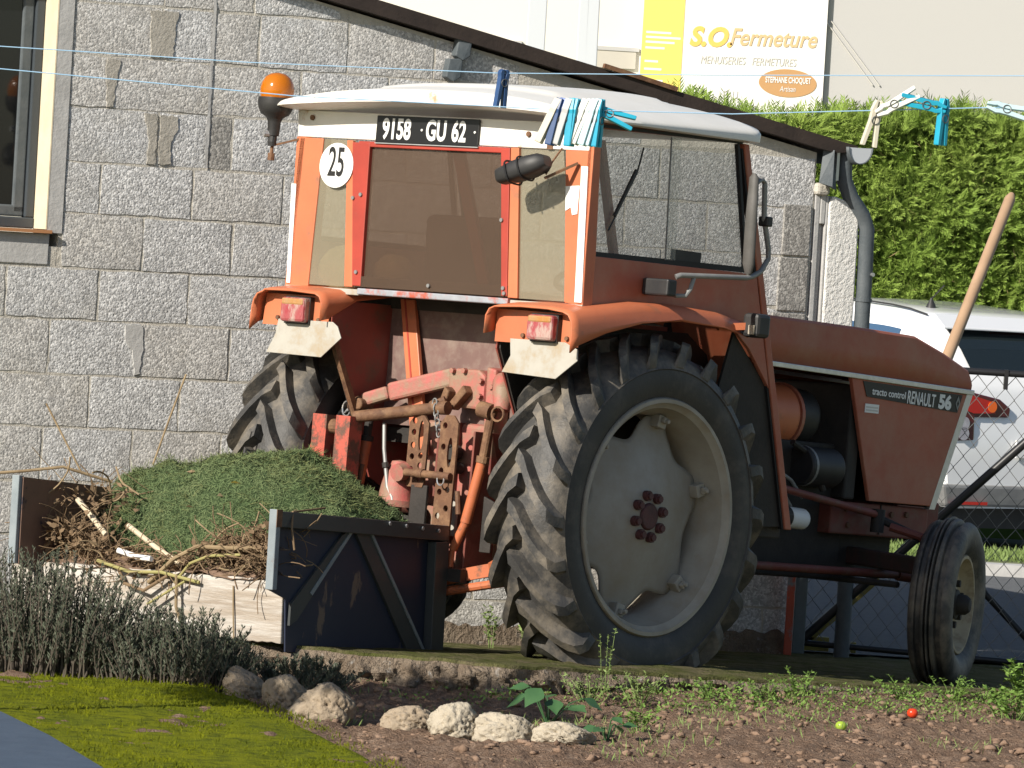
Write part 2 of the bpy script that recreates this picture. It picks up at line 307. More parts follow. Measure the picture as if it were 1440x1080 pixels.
def shape2d(name, loops, thick, place, m, parent, bevel=0):     # filled outline with real holes; place maps (u,v,w) to 3D
    cu = bpy.data.curves.new(name, 'CURVE'); cu.dimensions = '2D'; cu.fill_mode = 'BOTH'; cu.extrude = thick/2
    for lp in loops:
        sp = cu.splines.new('POLY'); sp.points.add(len(lp)-1); sp.use_cyclic_u = True
        for p, q in zip(sp.points, lp): p.co = (q[0], q[1], 0, 1)
    t = bpy.data.objects.new('tmp', cu); COL.objects.link(t)
    dg = bpy.context.evaluated_depsgraph_get(); me = bpy.data.meshes.new_from_object(t.evaluated_get(dg)); bpy.data.objects.remove(t)
    for v in me.vertices: v.co = place(v.co.x, v.co.y, v.co.z)
    me.update(); me.materials.clear(); me.name = name
    return link(name, me, m, parent, bevel=bevel)
def circ(cx, cy, r, n=16): return [(cx+r*math.cos(2*math.pi*i/n), cy+r*math.sin(2*math.pi*i/n)) for i in range(n)]
def copy_tree(o, parent=None):
    c = o.copy(); COL.objects.link(c); c.parent = parent
    for ch in list(o.children): copy_tree(ch, c)
    return c
def leaves(P, D, N, Ln, Wd):    # diamond leaves: base points, directions, side vectors, length, width
    P = np.asarray(P); D = np.asarray(D); N = np.asarray(N); Ln = np.asarray(Ln)[:, None]; Wd = np.asarray(Wd)[:, None]
    V = np.stack([P, P+D*Ln*.5+N*Wd*.5, P+D*Ln, P+D*Ln*.5-N*Wd*.5], 1).reshape(-1, 3)
    k = len(P); F = np.arange(4*k).reshape(k, 4); return V, F
def unit(a): return a/np.maximum(np.linalg.norm(a, axis=-1, keepdims=True), 1e-9)
# value noise for displacing ground and stones
def vnoise(x, y, seed=0):
    xi = np.floor(x).astype(int); yi = np.floor(y).astype(int); fx = x-xi; fy = y-yi
    fx = fx*fx*(3-2*fx); fy = fy*fy*(3-2*fy)
    def h(a, b):
        n = (a*374761393+b*668265263+seed*1442695041) & 0x7fffffff; n = ((n ^ (n >> 13))*1274126177) & 0x7fffffff
        return ((n ^ (n >> 16)) & 0xffff)/65535.
    return (h(xi, yi)*(1-fx)+h(xi+1, yi)*fx)*(1-fy)+(h(xi, yi+1)*(1-fx)+h(xi+1, yi+1)*fx)*fy
def fbm(x, y, seed=0, o=4):
    s = 0; a = 1; t = 0
    for i in range(o): s = s+a*vnoise(x*2**i, y*2**i, seed+i); t += a; a *= .5
    return s/t-.5

# ================================================================== GROUND
CT = np.array([(-3.4, -1.05, .095), (-1.9, -1.25, .085), (-.99, -1.30, .07), (-.5, -1.39, .062), (.06, -1.45, .05), (.5, -1.06, .02), (.84, -.82, 0),
      (1.33, -.49, -.02), (2.13, .06, -.07), (3.4, .9, -.12), (.62, -.56, .018), (-.6, .5, -.055), (1.96, 1.15, -.125), (.95, 2.3, -.135), (-2.36, .92, -.03),
      (-1.2, 1.45, -.08), (-.12, 2.0, -.14), (1.31, 2.7, -.153), (2.3, 2.95, -.165), (3.6, 2.95, -.18), (-3.4, .4, .0)])
def _tps():
    P = CT[:, :2]; n = len(P); d = np.linalg.norm(P[:, None]-P[None], axis=2); K = np.where(d > 0, d**2*np.log(d+1e-12), 0)+np.eye(n)*.02
    A = np.zeros((n+3, n+3)); A[:n, :n] = K; A[:n, n] = 1; A[:n, n+1:] = P; A[n, :n] = 1; A[n+1:, :n] = P.T
    return np.linalg.solve(A, np.r_[CT[:, 2], 0, 0, 0])
_w = _tps()
def slab_z(x, y):
    x = np.asarray(x, float); y = np.asarray(y, float)
    d = np.sqrt((x[..., None]-CT[:, 0])**2+(y[..., None]-CT[:, 1])**2)
    return (np.where(d > 0, d**2*np.log(d+1e-12), 0)@_w[:-3])+_w[-3]+_w[-2]*x+_w[-1]*y
EX = CT[:10, 0]; EY = CT[:10, 1]
def edge_y(x): return np.interp(x, EX, EY)
def soil_z(x, y):
    x = np.asarray(x, float); y = np.asarray(y, float)
    base = -.075-.012*(x)+.035*np.clip(1-(edge_y(x)-y)/.35, 0, 1)
    return base+.05*fbm(x*2.2+9, y*1.1+5, 3, 3)+.035*fbm(x*11, y*7, 21, 4)
def build_ground():
    nu, nv = 420, 90; U = np.linspace(-3.4, 3.4, nu); T = np.linspace(0, 1, nv)**1.5
    ex = U; ey = edge_y(U)+.05*fbm(U*7, U*0, 5)+.02*fbm(U*40, U*0, 6); by = np.interp(U, [-3.4, 1.31, 1.5, 3.4], [.6, 2.93, 3.02, 3.02])
    X = np.repeat(U[:, None], nv, 1); Y = ey[:, None]+(by-ey)[:, None]*T[None]
    Z = slab_z(X, Y)+.012*fbm(X*14, Y*6, 2)+.006*fbm(X*60, Y*30, 8); Z[:, 0] -= .012
    F = [(i*nv+j, (i+1)*nv+j, (i+1)*nv+j+1, i*nv+j+1) for i in range(nu-1) for j in range(nv-1)]
    o = np_mesh('concrete_slab', np.stack([X, Y, Z], 2).reshape(-1, 3), F, MT['slabmoss'], None, True); tag(o, kind='structure')
    nd = 14; K = np.linspace(0, 1, nd)
    n1 = fbm(U[:, None]*16, K[None]*5+U[:, None]*0, 31, 4); n2 = fbm(U[:, None]*45, K[None]*16+U[:, None]*0, 33, 3)
    yy = ey[:, None]-.01-.05*np.sin(K*math.pi)[None]*.3-(.11*n1+.09*n2)*np.minimum(1, K*6)[None]-.03*K[None]
    zz = Z[:, 0][:, None]*(1-K)[None]+(-.20)*K[None]+.012*n2*(np.minimum(1, K*6))[None]
    yy[:, 0] = ey; zz[:, 0] = Z[:, 0]
    xx = np.repeat(U[:, None], nd, 1)+.012*n2
    F = [(i*nd+j, i*nd+j+1, (i+1)*nd+j+1, (i+1)*nd+j) for i in range(nu-1) for j in range(nd-1)]
    o = np_mesh('kerb', np.stack([xx, yy, zz], 2).reshape(-1, 3), F, MT['concrete'], None, True); tag(o, kind='structure')
    nx, ny = 420, 300; X = np.linspace(-3.4, 3.4, nx)[:, None]+np.zeros((1, ny)); T = np.linspace(0, 1, ny)[None]**1.15
    Y = (edge_y(X)+.06)*(1-T)+(-7.5)*T
    Z = soil_z(X, Y)+.030*fbm(X*30, Y*18, 41, 4)+.02*np.maximum(0, fbm(X*16, Y*9, 43, 3))
    F = [(i*ny+j, i*ny+j+1, (i+1)*ny+j+1, (i+1)*ny+j) for i in range(nx-1) for j in range(ny-1)]
    o = np_mesh('soil', np.stack([X, Y, Z], 2).reshape(-1, 3), F, MT['soil'], None, True); tag(o, kind='structure')
LAWN = ([-7.5, -4.2, -3.29, -2.6, -1.99, -1.72, -1.41, -1.3], [.3, -.35, -.58, -.78, -1.02, -1.3, -1.86, -2.5])
def lawn_x(y): return np.interp(y, *LAWN)
def lawn_z(x, y): return -.045+.03*fbm(np.asarray(x)*1.5, np.asarray(y)*.8, 61, 3)
def build_lawn():
    nx, ny = 160, 200; Y = np.linspace(-7.5, -1.3, ny)[None]+np.zeros((nx, 1)); T = np.linspace(0, 1, nx)[:, None]
    X = -3.6*(1-T)+(lawn_x(Y)+.10*fbm(Y*6, Y*0, 66))*T
    Z = lawn_z(X, Y)+.012*fbm(X*25, Y*14, 62, 3)-.05*np.clip((T-.97)/.03, 0, 1)
    F = [(i*ny+j, (i+1)*ny+j, (i+1)*ny+j+1, i*ny+j+1) for i in range(nx-1) for j in range(ny-1)]
    o = np_mesh('moss_lawn', np.stack([X, Y, Z], 2).reshape(-1, 3), F, MT['moss'], None, True); tag(o, kind='structure')
    n = 26000; y = rng.uniform(-5.2, -1.45, n); x = lawn_x(y)-rng.uniform(.0, 1.3, n)**1.0
    k = (fbm(x*5, y*3, 71, 3)+.5+rng.normal(0, .12, n)) > .55; x, y = x[k], y[k]; n = len(x)
    P = np.stack([x, y, lawn_z(x, y)-.004], 1); D = unit(np.stack([rng.normal(0, .7, n), rng.normal(0, .7, n), np.ones(n)], 1)); N = unit(np.stack([rng.normal(0, 1, n), rng.normal(0, .3, n), 0*x], 1))
    V, F = leaves(P, D, N, rng.uniform(.008, .026, n), rng.uniform(.002, .0045, n))
    tag(np_mesh('moss_tufts', V, F, MT['moss']), kind='stuff')
build_ground(); build_lawn()
def sheet(name, pts, m, kind='structure'):
    o = MB().add(pts, [tuple(range(len(pts)))]).build(name, m); return tag(o, kind=kind)
sheet('path', [(-4, -7.4, -.02), (-.85, -7.4, -.02), (-1.16, -5.4, -.02), (-1.40, -4.5, -.02), (-1.62, -3.8, -.02), (-1.85, -3.3, -.02), (-2.3, -2.9, -.02), (-4, -2.9, -.02)], MT['path'])
sheet('ground', [(-300, -60, -.35), (300, -60, -.35), (300, 500, -.35), (-300, 500, -.35)], MT['verge'])
sheet('road', [(-40, 3.0, -.155), (60, 3.0, -.155), (60, 10.0, -.155), (-40, 10.0, -.155)], MT['asphalt'])
tag(MB().box((-40, 10.0, -.3), (60, 10.18, -.085)).build('road_kerb', MT['render']), kind='structure')
tag(MB().box((-40, 10.18, -.3), (60, 11.0, -.09)).build('verge', MT['verge']), kind='structure')
sheet('parking_strip', [(-40, 11.0, -.15), (60, 11.0, -.15), (60, 14.4, -.15), (-40, 14.4, -.15)], MT['asphalt'])
n = 7000; x = rng.uniform(2, 5, n); y = rng.uniform(10.35, 11, n)
V, F = leaves(np.stack([x, y, np.full(n, -.09)], 1), unit(np.stack([rng.normal(0, .5, n), rng.normal(0, .5, n), np.ones(n)], 1)), unit(np.stack([rng.normal(0, 1, n), rng.normal(0, .3, n), 0*x], 1)), rng.uniform(.02, .09, n), rng.uniform(.006, .012, n))
tag(np_mesh('verge_grass', V, F, MT['weed2']), kind='stuff')

# ================================================================== BLOCK-WALLED SHED
shed = empty('block_shed', (-1.45857, 1.35544, 0), R(26), label='grey concrete block shed with a dark sloping roof edge behind the tractor', cat='shed')
def roof_z(u): return 2.167+.2*(3.231-u)
def build_shed():
    w = MB(); w.prism([(-.545, .0042, -.4), (3.085, .0042, -.4), (3.085, .0042, roof_z(3.085)-.076), (-.545, .0042, roof_z(-.545)-.076)], (0, .3, 0))
    w.prism([(-4, .0042, -.4), (-.547, .0042, -.4), (-.547, .0042, 1.50), (-4, .0042, 1.50)], (0, .3, 0))
    w.prism([(-4, .0042, 2.75), (-.547, .0042, 2.75), (-.547, .0042, roof_z(-.547)-.076), (-4, .0042, roof_z(-4)-.076)], (0, .3, 0))
    w.build('wall', MT['mortar'], shed)
    e = MB(); e.prism([(2.88, .316, -.4), (3.08, .316, -.4), (3.08, .316, roof_z(3.08)-.076), (2.88, .316, roof_z(2.88)-.076)], (0, 5.5, 0)); e.build('end_wall', MT['render'], shed)
    rows = [(2.768, 2.985, [-.36, .055, .47, .88]), (2.542, 2.768, [-.125, .29, .70, 1.12]), (2.316, 2.542, [-.126, .109, .323, .739, 1.155, 1.57]), (2.097, 2.316, [-.349, .109, .529, .942, 1.36, 1.775, 2.19]), (1.864, 2.097, [-.121, .111, .223, .637, 1.05, 1.465, 1.88, 2.29, 2.71]),
            (1.646, 1.864, [-.369, .053, .475, .889, 1.303, 1.717, 2.13, 2.545, 2.96]), (1.415, 1.646, [-.577, -.161, .25, .664, 1.078, 1.492, 1.906, 2.32, 2.735]), (1.195, 1.415, [-.767, -.35, .063, .476, .89, 1.304, 1.718, 2.13, 2.545, 2.96]),
            (.963, 1.195, [-.975, -.561, -.147, .266, .68, 1.094, 1.508, 1.92, 2.335, 2.75]), (.74, .963, [-.78, -.365, .049, .463, .877, 1.29, 1.705, 2.12, 2.535, 2.95]), (.508, .74, [-.981, -.567, -.157, .25, .664, 1.078, 1.492, 1.906, 2.32, 2.735]),
            (.282, .508, [-.78, -.365, .049, .463, .877, 1.29, 1.705, 2.12, 2.535, 2.95]), (.055, .282, [-.981, -.567, -.157, .25, .664, 1.078, 1.492, 1.906, 2.32, 2.735]), (-.19, .055, [-.78, -.365, .049, .463, .877, 1.29, 1.705, 2.12, 2.535, 2.95])]
    for z0, z1, js in rows:
        left = -.53 if z1 > 1.6 else -1.6
        us = [left]+[j for j in js if j > left+.05]+[3.083]
        for a, b in zip(us, us[1:]):
            tl = roof_z(b)-.09
            if z0 > tl-.04: continue
            g = random.uniform(.004, .007); p = random.uniform(-.001, .0015); d = .022
            c = MB(); nx = max(3, int((b-a)/.05)); nz = 5
            zt = lambda u: min(z1, roof_z(u)-.085)
            def fn(s_, t_, a=a, b=b):
                u = a+g+(b-a-2*g)*s_; zz = z0+g+(zt(u)-z0-2*g)*t_
                e_ = 1 if (s_ in (0, 1) or t_ in (0, 1)) else 0
                return (u+(random.uniform(-.004, .003) if e_ else 0), -p+random.uniform(-.0012, .0012)+(.0025*e_), zz+(random.uniform(-.004, .003) if e_ else 0))
            c.grid(fn, nx, nz)
            m = MT[random.choice(('block', 'block', 'block2', 'block2', 'block3') if z0 < 1.6 else ('block', 'block2', 'block3', 'block3'))]
            if abs(b-.223) < .01 and z1 == 2.097: m = MT['blockdark']
            o = c.build('block', m, shed, smooth=True, fix=False)
            ring = [i*nz for i in range(nx)]+[(nx-1)*nz+j for j in range(1, nz)]+[i*nz+nz-1 for i in range(nx-2, -1, -1)]+[j for j in range(nz-2, 0, -1)]
            me = o.data; bm = bmesh.new(); bm.from_mesh(me); ov = list(bm.verts); bk = {i: bm.verts.new((ov[i].co.x, d, ov[i].co.z)) for i in ring}
            for i, j in zip(ring, ring[1:]+ring[:1]): bm.faces.new((ov[i], ov[j], bk[j], bk[i]))
            bmesh.ops.recalc_face_normals(bm, faces=bm.faces)
            bm.to_mesh(me); bm.free(); me.set_sharp_from_angle(angle=R(50))
    # cement smears where joints were patched
    def smear(pts, m='render'):
        q = []
        for (a, b), (c, d) in zip(pts, pts[1:]+pts[:1]):
            k = max(2, int(math.hypot(c-a, d-b)/.015))
            q += [(a+(c-a)*i/k+random.uniform(-.005, .005), b+(d-b)*i/k+random.uniform(-.005, .005)) for i in range(k)]
        MB().prism([(u, -.0034, z) for u, z in q], (0, .006, 0)).build('mortar_smear', MT[m], shed)
    smear([(-.215, 1.185), (-.145, 1.19), (-.13, 1.1), (-.145, .975), (-.168, .97), (-.175, 1.06), (-.215, 1.12)])
    smear([(-.190, 2.085), (-.127, 2.085), (-.127, 1.875), (-.165, 1.875), (-.16, 1.97)], 'stain')
    smear([(-.375, 2.305), (-.31, 2.305), (-.325, 2.2), (-.335, 2.105), (-.36, 2.105)], 'stain')
    smear([(-.113, 2.085), (-.035, 2.08), (-.03, 2.03), (-.06, 1.97), (-.055, 1.875), (-.113, 1.875)], 'stain')
    smear([(-.185, 2.525), (-.06, 2.525), (-.075, 2.33), (-.17, 2.33)], 'stain')
    MB().grid(lambda a, b: (.100+.014*a+random.uniform(-.002, .002), -.0025+random.uniform(-.001, .001), 1.87+1.0*b), 3, 60).build('mortar_bead', MT['render'], shed, smooth=True)
    # window
    MB().box((-.60, -.003, 1.556), (-.532, .02, 2.75)).build('render_band', MT['render'], shed)
    MB().box((-.606, -.004, 1.57), (-.600, .20, 2.75)).build('window_reveal', MT['cream'], shed)
    MB().box((-1.9, -.03, 1.553), (-.585, .20, 1.567)).build('window_sill', MT['sillwood'], shed)
    MB().box((-1.9, -.002, 1.42), (-.585, .012, 1.552)).build('sill_block', MT['render'], shed, bevel=.004)
    wf = MB(); wf.box((-1.8, .135, 1.568), (-.607, .20, 1.615)).box((-.648, .14, 1.615), (-.607, .20, 2.72)).box((-1.8, .14, 1.615), (-1.75, .20, 2.72)).box((-1.8, .14, 2.70), (-.607, .20, 2.75))
    f = wf.build('window_frame', MT['pvc'], shed, bevel=.006)
    sh = MB(); sh.box((-.70, .155, 1.63), (-.649, .195, 2.69)).box((-1.75, .155, 1.616), (-.649, .195, 1.665)); sh.build('sash', MT['slate'], f, bevel=.008)
    MB().box((-1.749, .17, 1.665), (-.70, .176, 2.7)).build('pane', MT['glassdark'], f)
    MB().box((-1.749, .45, 1.4), (-.70, .46, 2.75)).build('back_sheet', MT['black'], f)  # plain black sheet behind the pane
    # roof
    r = MB(); r.prism([(-4, -.055, roof_z(-4)-.075), (3.15, -.055, roof_z(3.15)-.06), (3.26, -.055, roof_z(3.26)-.025), (3.26, -.055, roof_z(3.26)), (-4, -.055, roof_z(-4))], (0, 5.9, 0)); ro = r.build('roof', MT['fascia'], shed)
    MB().bar((1.95, -.06, roof_z(1.95)+.012), (2.32, -.06, roof_z(2.32)+.006), .02, .02).build('roof_flashing', MT['rust'], ro)
    # slate pieces under the verge
    for k, (u, z) in enumerate(((1.275, 2.46), (1.235, 2.365))):
        MB().prism([(u-.03, -.045, z+.05), (u+.035, -.05, z+.055), (u+.025, -.055, z-.03), (u-.01, -.06, z-.05), (u-.045, -.05, z-.03)], (0, .05, 0)).build('slate_bracket', MT['slate'], shed, bevel=.005)
    # corner: grey upright with a groove, white plastered pillar, slate cap, gutter and downpipe
    c = MB(); c.box((3.09, .0, .70), (3.118, .3, 1.95)).box((3.118, .02, .70), (3.146, .3, 1.80)).box((3.118, -.002, 1.80), (3.146, .3, 1.95)).box((3.146, -.002, .70), (3.160, .3, 1.93)); c.build('concrete_upright', MT['render'], shed, bevel=.005)
    gx = lambda a, b: MB().grid(lambda s_, t_: (a+(b-a)*s_+random.uniform(-.002, .002), -.012+random.uniform(-.002, .002), -.3+t_*(2.21+(-.045 if s_ > .6 else 0))), 9, 60)
    p = MB(); p.prism([(3.160, -.010, .70), (3.318, -.010, .70), (3.318, -.010, 1.868), (3.235, -.010, 1.915), (3.18, -.010, 1.93), (3.160, -.010, 1.90)], (0, .3, 0)); p.build('white_pillar', MT['plaster'], shed, bevel=.008)
    s_ = MB(); s_.add([(3.075, -.05, 1.985), (3.165, -.05, 1.955), (3.165, -.02, 2.13), (3.105, -.02, 2.14), (3.125, -.085, 1.97), (3.14, -.06, 2.135)], [(0, 4, 5, 3), (4, 1, 2, 5), (0, 1, 4), (3, 5, 2), (0, 3, 2, 1)]); s_.build('slate_cap', MT['slate'], shed)
    MB().box((3.166, -.04, 2.0), (3.18, .0, 2.14)).build('cap_edge', MT['alu'], shed)
    MB().box((3.08, -.03, 1.93), (3.15, .03, 1.985)).build('mortar_lump', MT['mortar'], shed, bevel=.015)
    g = MB(); prof = [(math.cos(a), math.sin(a)) for a in np.linspace(math.pi, 2*math.pi, 13)]
    g.add([(3.265+.062*a, y, 2.155+.075*b) for y in (-.08, 5.8) for a, b in prof], [(i, i+1, i+14, i+13) for i in range(12)]); go = g.build('gutter', MT['slate'], shed, smooth=True, solid=.004)
    MB().prism([(3.265+.058*a, -.074, 2.153+.07*b) for a, b in prof], (0, .004, 0)).build('gutter_end', MT['postgrey'], go)
    MB().tube([(3.232, .0, 2.15), (3.228, .0, 2.06), (3.235, 0, 2.0), (3.27, -.0, 1.93), (3.335, -.005, 1.85), (3.362, -.005, 1.79), (3.366, -.005, 1.6), (3.366, -.005, -.3)], .036, 20).build('downpipe', MT['slate'], shed, smooth=True)
    MB().cyl((3.366, -.005, 1.46), (3.366, -.005, 1.475), .040, 20).build('pipe_joint', MT['slate'], shed)
    MB().cyl((3.385, -.05, 1.585), (3.385, -.035, 1.585), .009, 10).build('pipe_screw', MT['alu'], shed)
    # weathered lower blocks near the corner, low plinth
    for (a, b, z0, z1) in ((2.93, 3.07, 1.65, 1.88), (2.92, 3.07, 1.40, 1.64), (2.90, 3.07, 1.16, 1.39)):
        MB().box((a, -.009, z0), (b, .004, z1)).build('stained_block', MT['blockdark'], shed, bevel=.004)
    MB().grid(lambda s_, t_: (-2+5.09*s_, -.05*(1-t_)-.012+random.uniform(-.008, .008), -.25+.2*t_+random.uniform(-.012, .012)), 160, 4).build('plinth', MT['concrete'], shed, smooth=True)
build_shed()

# ================================================================== TRACTOR
# local axes: x forward, y left, z up from the rear axle; the Empty stands on the ground below the axle
TP = R(2.8); TZ = R(50); OFF = (0, 0, .60)
Rm = Matrix.Rotation(TZ, 3, 'Z') @ Matrix.Rotation(TP, 3, 'Y')
tloc = Vector((-.05543, -.0319, .59285))-Rm @ Vector(OFF)
tractor = empty('tractor', tloc, TZ, TP, label='old orange farm tractor with a white cab roof parked beside the block wall', cat='tractor')
def tb(m, name, mt, parent=None, **k): return m.build(name, MT[mt], parent or tractor, off=OFF, **k)
RX = ((0, -1, 0), (0, 0, 1))      # lettering that faces backwards
SX = ((1, 0, 0), (0, 0, 1))       # lettering that faces right
def ttext(name, s, size, o, ax, m, parent, **k): return text(name, s, size, (o[0], o[1], o[2]+.60), ax[0], ax[1], MT[m], parent, **k)

def rear_wheel(s, cl):
    root = bpy.data.objects.new('rear_wheel', None)
    rp = [(.468, .150), (.4625, .159), (.452, .159), (.446, .146), (.432, .136), (.427, .10), (.418, .075), (.402, .03), (.398, -.05), (.425, -.09), (.44, -.15), (.462, -.158)]
    rim = MB().lathe([(r, s*o) for r, o in rp], 'y', 72).build('rear_wheel', MT['rim'], tractor, smooth=True, solid=.008)
    rim.location = (0, s*.70, .60)
    half = [(.466, .150), (.49, .160), (.52, .1655), (.555, .167), (.578, .164), (.583, .168), (.590, .164), (.60, .160), (.616, .152), (.632, .135), (.648, .11), (.658, .08), (.664, .04), (.665, 0)]
    prof = half+[(r, -o) for r, o in half[-2::-1]]
    t = MB(); t.lathe([(r, s*o) for r, o in prof], 'y', 120)
    base = [(-.022, .664), (.02, .664), (.055, .662), (.09, .654), (.118, .642), (.140, .625), (.155, .606), (.161, .588)]
    tips = [(-.016, .718), (.02, .719), (.056, .718), (.093, .713), (.126, .705), (.154, .688), (.167, .655), (.167, .598)]
    N = 22
    for side in (1, -1):
        for k in range(N):
            th0 = 2*math.pi*(k+(.5 if side < 0 else 0))/N+random.uniform(-.006, .006); v = []
            wear = random.uniform(.0, .006)
            for (bo, br), (to, tr) in zip(base, tips):
                q = max(0, bo/.162); th = th0+R(21)*q**1.05; hw = .036/br; ht = (.025 if q < .9 else .020)/tr
                for r, o, a in ((br-.004, bo, -hw), (tr-wear, to, -ht), (tr-wear, to, ht), (br-.004, bo, hw)):
                    v.append((r*math.cos(th+a), s*side*o, r*math.sin(th+a)))
            m = len(base); f = [(4*i+j, 4*i+j+1, 4*i+j+5, 4*i+j+4) for i in range(m-1) for j in range(3)]+[(0, 1, 2, 3), (4*m-4, 4*m-1, 4*m-2, 4*m-3)]
            t.add(v, f)
    nv = []
    for x, y, z in t.v:
        if z < -cl:
            d = -cl-z; y += (1 if y > 0 else -1)*d*.18; z = -cl-.06*d
        elif z < -cl+.14: y += (1 if y > 0 else -1)*.010*(1-(z+cl)/.14)
        nv.append((x, y, z))
    t.v = nv
    ty = t.build('tyre', [MT['tyre'], MT['sidewall']], rim, smooth=True, angle=24)
    for p in ty.data.polygons:
        c = p.center; rr = math.hypot(c.x, c.z)
        if rr < .585: p.material_index = 1
    rd = lambda a: min(.394, .408-.098*(.5-.5*math.cos(6*(a-R(18)))))
    pts = [(rd(a)*math.cos(a), rd(a)*math.sin(a)) for a in np.linspace(0, 2*math.pi, 181)[:-1]]
    dm = MB(); nr = 14; od = lambda r: .028+.080*(1-min(1, r/.36)**1.4)
    for i in range(nr+1):
        f = i/nr
        for a in np.linspace(0, 2*math.pi, 181)[:-1]:
            r = max(.02, rd(a)*f); dm.v.append((r*math.cos(a), s*od(r), r*math.sin(a)))
    dm.f = [(i*180+k, i*180+(k+1) % 180, (i+1)*180+(k+1) % 180, (i+1)*180+k) for i in range(nr) for k in range(180)]+[tuple(range(180))]
    dm.build('wheel_disc', MT['disc'], rim, smooth=True, solid=.010, angle=60)
    MB().cyl((0, s*.05, 0), (0, s*.118, 0), .054, 24).build('hub_cap', MT['hub'], rim, smooth=True, bevel=.008)
    c = MB(); c.cyl((0, s*.09, 0), (0, s*.122, 0), .021, 10); c.cyl((0, s*.12, 0), (0, s*.132, 0), .014, 8); n0 = None
    for k in range(8):
        a = 2*math.pi*k/8+.25
        if n0 is None: n0 = c.build('wheel_nut', MT['hub'], rim, smooth=True); o = n0
        else: o = n0.copy(); COL.objects.link(o)
        o.location = (.083*math.cos(a), 0, .083*math.sin(a))
    c0 = None
    for k in range(6):
        a = R(18+60*k)
        if c0 is None:
            q = MB(); q.box((-.028, -.03, -.026), (.022, .03, .026)); q.box((-.008, .03, -.014), (.014, .048, .014)); q.cyl((.0, .04, 0), (0, .062, 0), .010, 8)
            c0 = q.build('rim_clamp', MT['rim'], rim, bevel=.006); o = c0
        else: o = c0.copy(); COL.objects.link(o)
        o.location = (.385*math.cos(a), s*.045, .385*math.sin(a)); o.rotation_euler = (0, -a, 0)
        if s < 0: o.scale = (1, -1, 1)
    bpy.data.objects.remove(root)
    return rim
rear_wheel(-1, .597); rear_wheel(1, .655)

def front_wheel(s, steer, cl):
    rp = [(.212, .062), (.207, .068), (.198, .068), (.192, .055), (.186, .03), (.17, .012), (.12, .006), (.10, .02), (.06, .03), (.0, .03)]
    rim = MB().lathe([(r, s*o) for r, o in rp], 'y', 56).build('front_wheel', MT['frim'], tractor, smooth=True, solid=.005)
    rim.location = (2.22, s*.70, .60-.27); rim.rotation_euler = (0, 0, steer)
    half = [(.212, .060), (.235, .080), (.265, .092), (.300, .095), (.325, .090), (.342, .080), (.350, .066), (.350, .058), (.332, .054), (.332, .034), (.355, .030), (.362, .022), (.362, .014), (.338, .010), (.338, .006), (.369, .003), (.370, 0)]
    t = MB().lathe([(r, s*o) for r, o in half]+[(r, -s*o) for r, o in half[-2::-1]], 'y', 84)
    nv = []
    for x, y, z in t.v:
        if z < -cl: y += (1 if y > 0 else -1)*(-cl-z)*.5; z = -cl-.03*(-cl-z)
        nv.append((x, y, z))
    t.v = nv
    t.build('tyre', MT['tyre'], rim, smooth=True, angle=35)
    MB().lathe([(.0, s*.105), (.028, s*.102), (.042, s*.085), (.045, s*.05), (.062, s*.045), (.064, s*.025)], 'y', 24).build('hub_cap', MT['dark'], rim, smooth=True)
    n0 = None
    for k in range(6):
        a = math.pi*k/3+.4
        if n0 is None: n0 = MB().cyl((0, s*.02, 0), (0, s*.05, 0), .015, 8).build('wheel_nut', MT['dark'], rim); o = n0
        else: o = n0.copy(); COL.objects.link(o)
        o.location = (.088*math.cos(a), 0, .088*math.sin(a))
front_wheel(-1, R(22), .352); front_wheel(1, R(17), .36)

